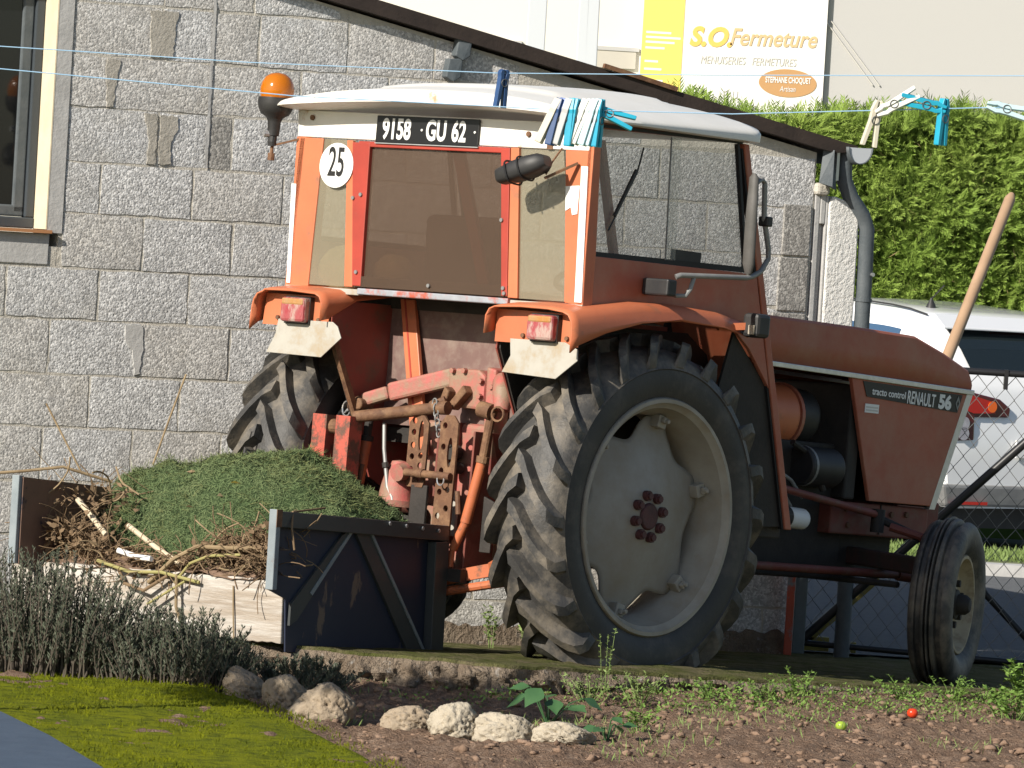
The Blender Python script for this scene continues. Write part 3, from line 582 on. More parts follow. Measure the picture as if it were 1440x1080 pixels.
def build_cab():
    # roof: crowned shell with a rolled lip
    x0, x1, yh = -.63, .53, .815
    def top(x, y):
        u = (x-x0)/(x1-x0); e = abs(y)/yh
        edge = 1.512+.050*u
        return edge+(.098+.040*u)*(1-e**2.6)*(1-.25*abs(2*u-1)**3)-.035*max(0, e-.9)/.1*0
    def rf(s, t):
        u = -1+2*s; v = -1+2*t
        x = (x0+x1)/2+(x1-x0)/2*u; y = yh*v
        k = max(abs(u), abs(v))
        if abs(u) > .86 and abs(v) > .88:   # round the corners
            a, b = (abs(u)-.86)/.14, (abs(v)-.88)/.12; sc = max(a, b)/max(1e-6, math.hypot(a, b)); x = (x0+x1)/2+(x1-x0)/2*math.copysign(.86+.14*a*sc, u); y = yh*math.copysign(.88+.12*b*sc, v)
        z = top(x, y)
        # shallow pressed panel in the middle
        if abs(u) < .62 and abs(v) < .62: z += .014*min(1, (.62-max(abs(u), abs(v)))/.07)
        return (x, y, z)
    n = 45; m = MB(); m.grid(rf, n, n)
    ring = [i*n for i in range(n)]+[(n-1)*n+j for j in range(1, n)]+[i*n+n-1 for i in range(n-2, -1, -1)]+[j for j in range(n-2, 0, -1)]
    k0 = len(m.v); rg = [m.v[i] for i in ring]
    def lip(p, out, dz):
        x, y, z = p; l = Vector((x-(x0+x1)/2, y*.6, 0)); l = l.normalized()*out if l.length else l
        return (x+l.x, y+l.y, z+dz)
    zb = lambda p: (1.497-.045*0-.0*p[0]+.02*(p[0]-x0)/(x1-x0)+(.035*(1-(abs(p[1])/yh)**2) if p[0] < x0+.15 else 0))
    A = [lip(p, .010, -.012) for p in rg]; B = [(*lip(p, .008, 0)[:2], zb(p)+.004) for p in rg]; Cc = [(*lip(p, -.03, 0)[:2], zb(p)) for p in rg]
    for row in (A, B, Cc): m.v += row
    L = len(ring); prev = ring
    for r_ in range(3):
        cur = [k0+r_*L+i for i in range(L)]
        m.f += [(prev[i], prev[(i+1) % L], cur[(i+1) % L], cur[i]) for i in range(L)]; prev = cur
    m.f.append(tuple(prev))
    roof = tb(m, 'cab_roof', 'white', smooth=True, angle=50)
    # rear band and plate
    band = MB(); band.prism([(-.494, .775, 1.392), (-.494, -.745, 1.385), (-.494, -.755, 1.49), (-.494, .785, 1.50)], (.02, 0, 0)); bd = tb(band, 'rear_band', 'white', bevel=.004)
    for y, z in ((-.44, 1.44), (-.635, 1.425), (.70, 1.47)): tb(MB().cyl((-.497, y, z), (-.503, y, z), .011, 10), 'bolt', 'rust', bd)
    tb(MB().box((-.4965, -.565, 1.385), (-.4945, -.535, 1.48)), 'rust_streak', 'rust', bd)
    tb(MB().box((-.4965, .625, 1.40), (-.4945, .782, 1.495)), 'rust_patch', 'redrust', bd) if False else None
    pl = tb(MB().box((-.506, -.190, 1.381), (-.4985, .347, 1.489)), 'number_plate', 'plate', bevel=.003)
    tb(MB().box((-.5065, -.192, 1.377), (-.499, .349, 1.3808)), 'plate_edge', 'alu', pl)
    ttext('plate_number', '9158', .112, (-.507, .312, 1.433), RX, 'ink', pl, sx=.66, bold=.0035, space=1.02)
    ttext('plate_letters', 'GU', .112, (-.507, .083, 1.433), RX, 'ink', pl, sx=.66, bold=.0035, space=1.02)
    ttext('plate_department', '62', .112, (-.507, -.052, 1.433), RX, 'ink', pl, sx=.66, bold=.0035, space=1.02)
    for y in (.104, -.172): tb(MB().cyl((-.505, y, 1.437), (-.509, y, 1.437), .005, 8), 'rivet', 'ink', pl)
    # posts
    tb(MB().prism([(-.49, .785, 1.392), (-.49, .638, 1.388), (-.49, .650, .79), (-.49, .765, .785)], (.05, 0, 0)), 'corner_post', 'orange', bevel=.004)
    rp = MB().prism([(-.49, -.755, 1.47), (-.49, -.625, 1.39), (-.49, -.687, .795), (-.49, -.780, .785)], (.045, 0, 0)); rpo = tb(rp, 'corner_post', 'orange', bevel=.004)
    tb(MB().prism([(-.4945, -.715, 1.325), (-.4945, -.748, 1.325), (-.4945, -.777, .80), (-.4945, -.742, .80)], (.004, 0, 0)), 'reflective_strip', 'cleanwhite', rpo)
    tb(MB().prism([(-.4945, .785, 1.20), (-.4945, .760, 1.20), (-.4945, .745, .80), (-.4945, .764, .80)], (.004, 0, 0)), 'reflective_strip', 'cleanwhite')
    tb(MB().prism([(-.4935, -.645, 1.245), (-.4935, -.715, 1.25), (-.4935, -.715, 1.14), (-.4935, -.69, 1.135), (-.4935, -.68, 1.165), (-.4935, -.655, 1.15)], (.003, 0, 0)), 'torn_sticker', 'cleanwhite', rpo)
    for ya, yb, yc, yd, nm, mt_ in ((.472, .378, .36, .405, 'inner_post', 'red'), (-.306, -.352, -.405, -.375, 'inner_post', 'red')):
        tb(MB().prism([(-.500, ya, 1.378), (-.500, yb, 1.378), (-.500, yc, .805), (-.500, yd, .805)], (.03, 0, 0)), nm, mt_, bevel=.003)
    tb(MB().prism([(-.496, .505, 1.385), (-.496, .473, 1.385), (-.496, .406, .80), (-.496, .450, .80)], (.02, 0, 0)), 'post_facing', 'orange', bevel=.002)
    tb(MB().prism([(-.496, -.353, 1.385), (-.496, -.395, 1.385), (-.496, -.455, .80), (-.496, -.406, .80)], (.02, 0, 0)), 'post_facing', 'orange', bevel=.002)
    tb(MB().box((-.498, -.35, 1.362), (-.47, .44, 1.384)), 'window_head', 'red', bevel=.003)
    tb(MB().prism([(-.482, .40, 1.365), (-.482, -.31, 1.365), (-.482, -.375, .802), (-.482, .366, .802)], (.004, 0, 0)), 'rear_pane', 'winbrown')
    tb(MB().prism([(-.484, .637, 1.388), (-.484, .47, 1.388), (-.484, .40, .80), (-.484, .652, .80)], (.004, 0, 0)), 'rear_pane', 'windusty')
    tb(MB().prism([(-.484, -.36, 1.388), (-.484, -.63, 1.388), (-.484, -.69, .80), (-.484, -.42, .80)], (.004, 0, 0)), 'rear_pane', 'windusty')
    tb(MB().box((-.505, -.415, .772), (-.455, .372, .797)), 'window_sill', 'worn', bevel=.004)
    tb(MB().box((-.498, -.405, .803), (-.487, .40, .845)), 'sill_strip', 'winbrown')
    tb(MB().box((-.492, -.78, .768), (-.46, -.416, .792)), 'lower_rail', 'flap', bevel=.003)
    tb(MB().box((-.492, .373, .768), (-.46, .77, .792)), 'lower_rail', 'flap', bevel=.003)
    b0 = None
    for y, z in ((.40, 1.17), (.387, .86), (-.345, 1.10), (-.385, .835), (-.392, .815), (.44, 1.155), (.0, .825)):
        if b0 is None: b0 = tb(MB().cyl((-.500, 0, .6-.6), (-.507, 0, 0), .008, 8), 'screw', 'grey')  ; o = b0
        else: o = b0.copy(); COL.objects.link(o)
        o.location = (0, y, z)
    st = tb(MB().cyl((-.4995, .545, 1.282), (-.5025, .545, 1.282), .090, 40), 'speed_disc', 'cleanwhite')
    ttext('speed_number', '25', .165, (-.5035, .545, 1.290), RX, 'inkblack', st, sx=.55, align='CENTER', bold=.002)
    # sides
    pil = lambda z: .478+(1.511-z)/(1.511+.009)*.509
    for s in (-1, 1):
        Y = lambda v: s*v
        tb(MB().prism([(-.49, Y(.765), 1.49), (-.452, Y(.765), 1.49), (-.425, Y(.772), .995), (-.425, Y(.776), .785), (-.49, Y(.776), .785)], (0, -s*.03, 0)), 'side_post', 'orange', bevel=.003)
        tb(MB().prism([(-.452, Y(.755), 1.475), (.43, Y(.755), 1.512), (.55, Y(.755), 1.02), (-.425, Y(.758), .995)], (0, -s*.004, 0)), 'side_pane', 'winside')
        fr = MB(); fr.bar((-.425, Y(.760), .992), (.55, Y(.760), 1.012), .012, .022); fr.bar((.41, Y(.760), 1.505), (.535, Y(.760), 1.01), .014, .018, (0, 1, 0)); fr.bar((-.452, Y(.760), 1.488), (.44, Y(.760), 1.514), .012, .012); tb(fr, 'window_seal', 'seal')
        tb(MB().prism([(-.425, Y(.768), .985), (pil(1.0)-.045, Y(.768), 1.0), (pil(.82)-.045, Y(.768), .82), (pil(.55)-.045, Y(.768), .55), (.60, Y(.768), .70), (.46, Y(.768), .79), (-.425, Y(.768), .785)], (0, -s*.018, 0)), 'door_panel', 'hood', bevel=.003)
        tb(MB().prism([(pil(.56)-.045, Y(.75), .56), (pil(.0)-.045, Y(.75), .0), (.50, Y(.74), -.02), (.45, Y(.74), .5), (.52, Y(.745), .76)], (0, -s*.012, 0)), 'footwell_panel', 'dark')
        tb(MB().prism([(pil(1.51)-.035, Y(.77), 1.51), (pil(1.51), Y(.77), 1.51), (pil(-.01), Y(.77), -.01), (pil(-.01)-.042, Y(.77), -.01)], (0, -s*.04, 0)), 'front_pillar', 'hood', bevel=.004)
        tb(MB().prism([(pil(1.49)-.047, Y(.762), 1.49), (pil(1.49)-.036, Y(.762), 1.49), (pil(-.01)-.043, Y(.762), -.01), (pil(-.01)-.055, Y(.762), -.01)], (0, -s*.02, 0)), 'door_seal', 'seal')
        tb(MB().prism([(-.45, Y(.75), 1.478), (.46, Y(.75), 1.512), (.45, Y(.75), 1.545), (-.46, Y(.75), 1.515)], (0, -s*.02, 0)), 'roof_rail', 'hood')
    tb(MB().prism([(-.02, -.7665, 1.488), (.045, -.7665, 1.491), (.075, -.7665, 1.01), (.01, -.7665, 1.008)], (0, .002, 0)), 'pane_overlap', 'winside')
    tb(MB().bar((-.02, -.768, 1.488), (.01, -.768, 1.008), .004, .006, (0, 1, 0)), 'pane_edge', 'grey')
    # wiper lying on the right pane, small tag on its lower edge
    tb(MB().tube([(-.19, -.77, 1.43), (-.215, -.768, 1.33), (-.36, -.768, 1.09)], .004, 6).bar((-.22, -.768, 1.34), (-.33, -.768, 1.15), .010, .012, (0, 1, 0)), 'wiper', 'black')
    tb(MB().box((.05, -.764, 1.007), (.24, -.760, 1.055)), 'dark_sticker', 'black')
    # front wall and windscreen
    fwz = MB(); fwz.prism([(pil(.84), .745, .84), (pil(.84), -.745, .84), (pil(.0), -.74, .0), (pil(.0), .74, .0)], (-.02, 0, 0)); tb(fwz, 'front_wall', 'hood')
    tb(MB().prism([(pil(1.49), .74, 1.49), (pil(1.49), -.74, 1.49), (pil(.84), -.74, .84), (pil(.84), .74, .84)], (-.004, 0, 0)), 'windscreen', 'winside')
    tb(MB().bar((pil(1.5), 0, 1.5), (pil(.84), 0, .84), .03, .03, (0, 1, 0)), 'screen_bar', 'hood')
    # inside
    tb(MB().box((-.19, -.42, .20), (.90, .42, .26)), 'cab_floor', 'dark')
    seat = tb(MB().box((-.02, -.24, .50), (.42, .22, .60)), 'seat', 'black', bevel=.03)
    tb(MB().prism([(-.10, -.02, .60), (-.03, -.02, .60), (-.07, -.02, 1.13), (-.13, -.02, 1.13)], (0, .40, 0)), 'seat_back', 'black', seat, bevel=.05)
    tb(MB().box((.05, -.1, .26), (.3, .08, .50)), 'seat_base', 'dark', seat)
    ds = tb(MB().prism([(.62, -.28, .30), (.80, -.28, .30), (.76, -.28, .92), (.66, -.28, .92)], (0, .56, 0)), 'dashboard', 'dark', bevel=.02)
    wv = [(.52+.19*math.cos(a)*.35, .19*math.sin(a), .93+.19*math.cos(a)*.3) for a in np.linspace(0, 2*math.pi, 33)]
    sw = tb(MB().tube(wv, .013, 8, False), 'steering_wheel', 'black', smooth=True)
    tb(MB().cyl((.52, 0, .93), (.66, 0, .72), .02, 10).bar((.45, 0, .88), (.59, 0, .98), .02, .01, (0, 1, 0)), 'steering_column', 'black', sw)
    def fluff(name, c, r, seed):
        bm = bmesh.new(); bmesh.ops.create_icosphere(bm, subdivisions=4, radius=1); P = np.array([v.co[:] for v in bm.verts])
        d = .35*fbm(P[:, 0]*2.1+P[:, 2]+seed, P[:, 1]*2.1+P[:, 2]*1.3, seed, 4)
        for v, q in zip(bm.verts, d): v.co = Vector((c[0]+v.co.x*r[0]*(1+q), c[1]+v.co.y*r[1]*(1+q), c[2]+.60+v.co.z*r[2]*(1+q)))
        me = bpy.data.meshes.new(name); bm.to_mesh(me); bm.free(); link(name, me, MT['cushion'], tractor, True, angle=180)
    fluff('fleece_cushion', (-.40, .545, .86), (.07, .125, .10), 3); fluff('fleece_roll', (-.37, .30, .875), (.07, .09, .07), 8)
    tb(MB().bar((-.43, -.03, 1.37), (-.35, -.16, .85), .05, .02, (1, 0, 0)), 'inner_brace', 'red')
    tb(MB().box((-.44, -.40, .80), (-.10, .66, .83)), 'rear_shelf', 'shield')
build_cab()

def fender(s):
    st = [(-.645, .60, .752), (-.60, .632, .762), (-.44, .690, .785), (-.22, .745, .818), (.04, .778, .828), (.30, .770, .822), (.46, .742, .802)]
    yo = .862 if s < 0 else .80
    m = MB(); n = 12; rows = []
    for x, zl, zt in st:
        prof = [(.428, zt-.10 if x < -.5 else zt-.04), (.430, zt-.03), (.445, zt-.004), (.47, zt+.006), (.60, zt+.012), (.74, zt+.010), (yo-.05, zt+.002), (yo-.022, zt-.008), (yo-.006, zt-.03), (yo, zt-.055), (yo+.003, (zt-.055+zl)/2), (yo+.004, zl)]
        rows.append([(x, s*y, min(z, zt+.02)) for y, z in prof])
    k = len(rows[0]); m.v = [p for r_ in rows for p in r_]
    m.f = [(i*k+j, (i+1)*k+j, (i+1)*k+j+1, i*k+j+1) for i in range(len(rows)-1) for j in range(k-1)]
    f = tb(m, 'fender', 'orange', smooth=True, solid=.006, angle=60)
    yi = .43
    tb(MB().prism([(-.57, s*yi, .74), (-.57, s*yi, .60), (-.40, s*yi, .30), (-.26, s*yi, .05), (-.1, s*yi, -.02), (.45, s*yi, -.02), (.48, s*yi, .76)], (0, s*.008, 0)), 'inner_plate', 'platered', f)
    if s > 0: tb(MB().bar((-.585, s*(yi-.015), .61), (-.38, s*(yi-.015), .27), .022, .026), 'plate_edge', 'rust', f)
    tb(MB().prism([(-.56, s*(yi+.012), .72), (-.56, s*(yi+.012), .60), (-.39, s*(yi+.012), .29), (-.26, s*(yi+.012), .04), (-.1, s*(yi+.012), -.03), (1.02, s*(yi+.012), -.03), (.86, s*(yi+.012), .60), (.60, s*(yi+.012), .745)], (0, s*.006, 0)), 'wheel_well_shade', 'dark', f)  # dark sheet added to stand for the shade inside the wheel well
    tb(MB().prism([(-.585, s*.436, .752), (-.585, s*(yo-.02), .750), (-.585, s*(yo-.01), .625), (-.585, s*.436, .625)], (.006, 0, 0)), 'rear_plate', 'orange', f)
    c = s*.70 if s < 0 else .585
    if s < 0: fl = [(-.525, .640), (-.536, .574), (-.501, .508), (-.773, .497), (-.871, .572), (-.866, .615), (-.80, .64)]
    else: fl = [(.693, .650), (.70, .590), (.739, .512), (.442, .508), (.346, .590), (.372, .635), (.40, .652)]
    tb(MB().prism([(-.600-.04*max(0, .63-z), y, z) for y, z in fl], (.006, 0, 0)), 'mud_flap', 'flap', f, bevel=.002)
    L = tb(MB().box((-.645, c-.064, .640), (-.588, c+.064, .738)), 'tail_lamp', 'lens', f, bevel=.012)
    tb(MB().box((-.647, c-.058, .708), (-.60, c+.058, .734)), 'indicator_lens', 'lensorange', L, bevel=.006)
    tb(MB().box((-.61, c-.067, .634), (-.588, c+.067, .744)), 'lamp_base', 'black', L)
    for dy in (-.10, .12): tb(MB().cyl((-.585, c+dy, .655), (-.596, c+dy, .655), .009, 8), 'bolt', 'rust', f)
fender(-1); fender(1)

def build_fittings():
    # beacon on the left rear corner
    bx, by = -.56, .85
    b = tb(MB().lathe([(.024, 1.385), (.027, 1.44), (.034, 1.458), (.058, 1.472), (.070, 1.495), (.074, 1.515), (.074, 1.537), (.0, 1.537)], 'z', 28, (bx, by, 0)), 'beacon', 'black', smooth=True)
    tb(MB().lathe([(.064, 1.537), (.068, 1.555), (.069, 1.575), (.064, 1.598), (.052, 1.620), (.032, 1.635), (.0, 1.641)], 'z', 28, (bx, by, 0)), 'amber_dome', 'amber', b, smooth=True)
    tb(MB().lathe([(0, 1.55), (.02, 1.55), (.022, 1.59), (0, 1.60)], 'z', 14, (bx, by, 0)), 'reflector', 'alu', b)
    tb(MB().tube([(bx, by, 1.40), (bx-.003, by, 1.36), (bx, by, 1.345)], .018, 12), 'stalk', 'black', b)
    tb(MB().tube([(bx, by, 1.36), (bx, by, 1.31)], .007, 8).tube([(bx, by, 1.315), (bx, by, 1.285)], .014, 8), 'stud', 'rust', b)
    tb(MB().bar((bx, by, 1.345), (-.475, .77, 1.385), .02, .008), 'bracket', 'rust', b)
    tb(MB().cyl((bx-.035, by+.02, 1.39), (bx+.0, by+.0, 1.39), .014, 10), 'wing_nut', 'alu', b)
    # work lamp hung from the right corner
    w = MB(); q = Matrix.Translation((-.64, -.545, 1.292)) @ Matrix.Rotation(R(-20), 4, 'X') @ Matrix.Rotation(R(8), 4, 'Z')
    prof = [(-.115, .022, .018), (-.10, .045, .030), (-.03, .055, .040), (.04, .055, .042), (.09, .050, .036), (.115, .030, .022)]
    vs = []
    for yy, a, c in prof:
        for k in range(16):
            t = 2*math.pi*k/16; cs, sn = math.cos(t), math.sin(t)
            vs.append(q @ Vector((a*math.copysign(abs(cs)**.6, cs), -yy, c*math.copysign(abs(sn)**.6, sn))))
    w.add(vs, [(i*16+k, i*16+(k+1) % 16, (i+1)*16+(k+1) % 16, (i+1)*16+k) for i in range(5) for k in range(16)]+[tuple(range(16)), tuple(range(80, 96))])
    wl = tb(w, 'work_lamp', 'black', smooth=True, angle=50)
    for yy in (-.045, .012):
        ring = [q @ Vector((.059*math.copysign(abs(math.cos(t))**.6, math.cos(t)), -yy, .046*math.copysign(abs(math.sin(t))**.6, math.sin(t)))) for t in np.linspace(0, 2*math.pi, 25)]
        tb(MB().tube(ring, .004, 6, False), 'strap', 'seal', wl)
    tb(MB().bar((-.61, -.635, 1.265), (-.50, -.70, 1.335), .016, .010), 'bracket', 'rust', wl)
    tb(MB().tube([(-.60, -.63, 1.28), (-.57, -.63, 1.33), (-.50, -.615, 1.39)], .004, 6), 'cable', 'rust', wl)
    # mirror and its arm on the right door
    mr = MB(); N = 14
    for z, hw in ((0, 0),): pass
    pr = [(.352, -.905, 1.388, .006), (.353, -.905, 1.37, .018), (.358, -.905, 1.20, .022), (.366, -.905, 1.03, .022), (.371, -.905, .992, .014), (.371, -.905, .984, .005)]
    vs = []
    for x, y, z, h in pr:
        for k in range(N):
            t = 2*math.pi*k/N; vs.append((x+h*math.cos(t)*.8, y+h*1.25*math.sin(t), z))
    mr.add(vs, [(i*N+k, i*N+(k+1) % N, (i+1)*N+(k+1) % N, (i+1)*N+k) for i in range(len(pr)-1) for k in range(N)]+[tuple(range(N)), tuple(range((len(pr)-1)*N, len(pr)*N))])
    mm = tb(mr, 'mirror', 'mirgrey', smooth=True)
    tb(MB().tube([(.36, -.9, 1.345), (.405, -.905, 1.37), (.425, -.905, 1.355), (.44, -.905, 1.22), (.486, -.905, 1.10), (.492, -.905, 1.06), (.45, -.905, 1.005), (.40, -.905, .982), (.36, -.905, .973), (-.06, -.905, .948), (-.075, -.895, .94)], .011, 10), 'mirror_arm', 'grey', mm, smooth=True)
    tb(MB().tube([(.03, -.905, .955), (.01, -.905, .90), (-.01, -.90, .872), (-.05, -.88, .868)], .009, 8), 'arm_hook', 'grey', mm, smooth=True)
    tb(MB().box((.435, -.93, 1.185), (.47, -.88, 1.225)), 'clamp', 'black', mm, bevel=.006)
    tb(MB().box((-.125, -.90, .862), (-.066, -.77, .928)), 'hinge_bracket', 'black', mm, bevel=.008)
    # side lamp beside the hood
    sl_ = tb(MB().box((.41, -.945, .742), (.50, -.865, .838)), 'side_lamp', 'black', bevel=.016)
    tb(MB().box((.400, -.935, .752), (.409, -.905, .79)), 'lamp_face', 'flap', sl_, bevel=.003)
    tb(MB().bar((.44, -.77, .785), (.44, -.87, .785), .03, .022).bar((.33, -.81, .77), (.43, -.88, .785), .03, .028), 'lamp_bracket', 'orange', sl_)
build_fittings()

def build_front():
    # hood
    def sec(x, zs, zt, hw, tw): return [(x, -hw, zs), (x, -hw-.003, (zs+zt)/2), (x, -hw+.001, zt-.010), (x, -hw+.009, zt-.001), (x, -hw+.05, zt+.003), (x, 0, zt+.014), (x, hw-.05, zt+.003), (x, hw-.009, zt-.001), (x, hw-.001, zt-.010), (x, hw+.003, (zs+zt)/2), (x, hw, zs)]
    S_ = [sec(.88, .682, .872, .30, .24), sec(1.35, .672, .866, .30, .24), sec(2.0, .660, .862, .30, .24), (sec(2.38, .655, .856, .30, .24)), sec(2.60, .650, .80, .299, .235), sec(2.80, .648, .738, .297, .23), sec(2.83, .647, .70, .295, .23)]
    m = MB(); k = 11; m.v = [p for s in S_ for p in s]; m.f = [(i*k+j, (i+1)*k+j, (i+1)*k+j+1, i*k+j+1) for i in range(len(S_)-1) for j in range(k-1)]
    m.f.append(tuple(range((len(S_)-1)*k, len(S_)*k)))
    h = tb(m, 'hood', 'hood', smooth=True, angle=20, solid=.004)
    for s in (-1, 1):
        tb(MB().bar((.90, s*.306, .676), (2.845, s*.302, .643), .012, .022), 'chrome_strip', 'alu', h, bevel=.003)
        y = s*.298
        p = tb(MB().prism([(1.945, y, .650), (2.82, y, .632), (2.615, y, .131), (2.150, y, .131)], (0, -s*.02, 0)), 'side_panel', 'hood', bevel=.004)
        tb(MB().prism([(2.80, y+s*.001, .634), (2.845, y+s*.001, .634), (2.635, y+s*.001, .118), (2.595, y+s*.001, .118)], (0, -s*.03, 0)), 'nose_trim', 'alu', p)
        if s < 0:
            yd = y-.0015
            tb(MB().prism([(2.025, yd, .640), (2.765, yd, .627), (2.735, yd, .548), (2.06, yd, .575)], (0, -.002, 0)), 'name_strip', 'plate', p)
            ttext('series_name', 'tracto control', .043, (2.095, yd-.003, .600), ((1, 0, -.02), (0.02, 0, 1)), 'ink', p, sx=1.0, bold=.0008)
            ttext('maker_name', 'RENAULT', .078, (2.352, yd-.003, .590), ((1, 0, -.025), (.06, 0, 1)), 'ink', p, sx=.62, bold=.0012)
            ttext('model_number', '56', .082, (2.588, yd-.003, .586), ((1, 0, -.025), (.04, 0, 1)), 'ink', p, sx=1.15, bold=.004)
            dm = [(2.733, .622), (2.716, .588), (2.731, .556), (2.748, .588)]; di = [(2.7325, .604), (2.741, .588), (2.7315, .572), (2.724, .588)]
            shape2d('diamond_badge', [dm, di], .002, lambda u, v, w: Vector((u, yd-.003+w, v+.60)), MT['grey'], p)
            tb(MB().box((2.055, yd-.002, .507), (2.155, yd, .545)), 'small_plate', 'cleanwhite', p)
            for i in range(2): tb(MB().box((2.062, yd-.003, .515+.013*i), (2.148, yd-.002, .521+.013*i)), 'plate_print', 'greyprint', p)
    g = tb(MB().prism([(2.81, -.28, .64), (2.81, .28, .64), (2.61, .28, .125), (2.61, -.28, .125)], (-.02, 0, 0)), 'grille', 'black')
    # under the hood
    e = MB(); e.box((.95, -.20, -.22), (2.10, .20, .36)).box((2.1, -.18, -.20), (2.5, .18, .0)).box((1.05, -.12, .36), (1.9, .12, .55)).box((2.0, -.27, .13), (2.08, .27, .62)); tb(e, 'engine', 'dark', bevel=.01)
    can = tb(MB().cyl((1.0, -.10, .46), (1.70, -.10, .46), .135, 32), 'air_canister', 'orange', smooth=True, bevel=.012)
    tb(MB().cyl((1.70, -.10, .46), (1.72, -.10, .46), .141, 32).cyl((1.2, -.10, .46), (1.21, -.10, .46), .137, 32), 'canister_band', 'hood', can)
    tb(MB().cyl((1.73, -.10, .47), (1.87, -.10, .46), .118, 28), 'rubber_elbow', 'black', smooth=True, bevel=.02)
    al = tb(MB().cyl((1.70, -.24, .255), (1.93, -.24, .255), .085, 28), 'alternator', 'black', smooth=True, bevel=.01)
    tb(MB().cyl((1.93, -.24, .255), (1.955, -.24, .255), .06, 24).cyl((1.95, -.24, .255), (1.975, -.24, .255), .022, 12), 'pulley', 'dark', al, smooth=True)
    tb(MB().cyl((1.72, -.24, .255), (1.735, -.24, .255), .0865, 28), 'alternator_band', 'grey', al)
    tb(MB().tube([(1.35, -.26, .22), (1.5, -.27, .235), (1.62, -.27, .19), (1.72, -.26, .12)], .008, 8).tube([(1.3, -.26, .20), (1.55, -.27, .16), (1.66, -.25, .08)], .007, 8), 'hoses', 'grey')
    tb(MB().tube([(1.62, -.26, .35), (1.75, -.27, .30), (1.85, -.27, .16)], .014, 8), 'fuel_pipe', 'dark')
    # chassis
    tb(MB().box((1.93, -.265, -.02), (2.64, .265, .120)).box((2.63, -.10, .02), (2.95, .25, .148)), 'front_frame', 'darkred', bevel=.008)
    b0 = None
    for x, z in ((2.03, .09), (2.14, .085), (2.36, .08), (2.47, .085), (2.05, .02), (2.25, .03)):
        o = b0.copy() if b0 else tb(MB().cyl((0, -.264, 0), (0, -.276, 0), .013, 6), 'frame_bolt', 'rust')
        if b0: COL.objects.link(o)
        else: b0 = o
        o.location = (x, 0, z)
    tb(MB().box((2.28, -.27, -.01), (2.285, -.2655, .118)), 'frame_seam', 'dark')
    ax = MB(); ax.bar((2.22, 0, -.10), (2.22, -.62, -.13), .08, .075).bar((2.22, 0, -.10), (2.22, .62, -.13), .08, .075).box((2.13, -.12, -.16), (2.31, .12, -.02)); tb(ax, 'front_axle', 'axle', bevel=.01)
    for s in (-1, 1):
        k = tb(MB().cyl((2.22, s*.60, -.30), (2.22, s*.60, -.04), .035, 14), 'kingpin', 'darkred', smooth=True)
        tb(MB().cyl((2.22, s*.58, -.27), (2.22, s*.68, -.27), .03, 12), 'stub_axle', 'dark', k)
        tb(MB().tube([(2.22, s*.60, -.05), (2.17, s*.57, .0), (2.11, s*.45, .03)], .018, 8), 'steering_arm', 'darkred', k)
    tb(MB().tube([(1.40, -.31, .165), (1.575, -.31, .146), (2.18, -.33, .075)], .017, 10), 'drag_link', 'darkred', smooth=True)
    tb(MB().tube([(2.18, -.33, .10), (2.18, -.33, .0)], .03, 10).tube([(2.19, -.33, .06), (2.30, -.42, .01), (2.34, -.55, -.04)], .018, 8), 'drop_arm', 'dark', smooth=True)
    tb(MB().tube([(1.0, -.33, -.175), (2.36, -.33, -.175)], .018, 10).tube([(2.36, -.33, -.175), (2.46, -.36, -.18)], .026, 10), 'radius_rod', 'darkred', smooth=True)
    tb(MB().tube([(2.05, -.56, -.21), (2.05, .56, -.21)], .014, 8), 'track_rod', 'dark')
    fi = tb(MB().cyl((1.60, -.27, .035), (1.73, -.27, .03), .045, 20), 'oil_filter', 'cleanwhite', smooth=True, bevel=.014)
    tb(MB().cyl((1.55, -.27, .036), (1.60, -.27, .035), .048, 20), 'filter_head', 'dark', fi)
    # gearbox, axle
    tb(MB().box((.15, -.20, -.24), (1.0, .20, .24)), 'gearbox', 'darkred', bevel=.03)
    r = MB(); r.box((-.26, -.20, -.30), (.2, .20, .30)); tb(r, 'axle_housing', 'pink', bevel=.02)
    for s in (-1, 1): tb(MB().lathe([(.15, s*.2), (.13, s*.26), (.095, s*.34), (.09, s*.62), (.12, s*.64)], 'y', 24), 'axle_tube', 'darkred', smooth=True)
    tb(MB().box((.50, -.72, -.05), (.98, -.66, .02)), 'step', 'dark', bevel=.006)
build_front()

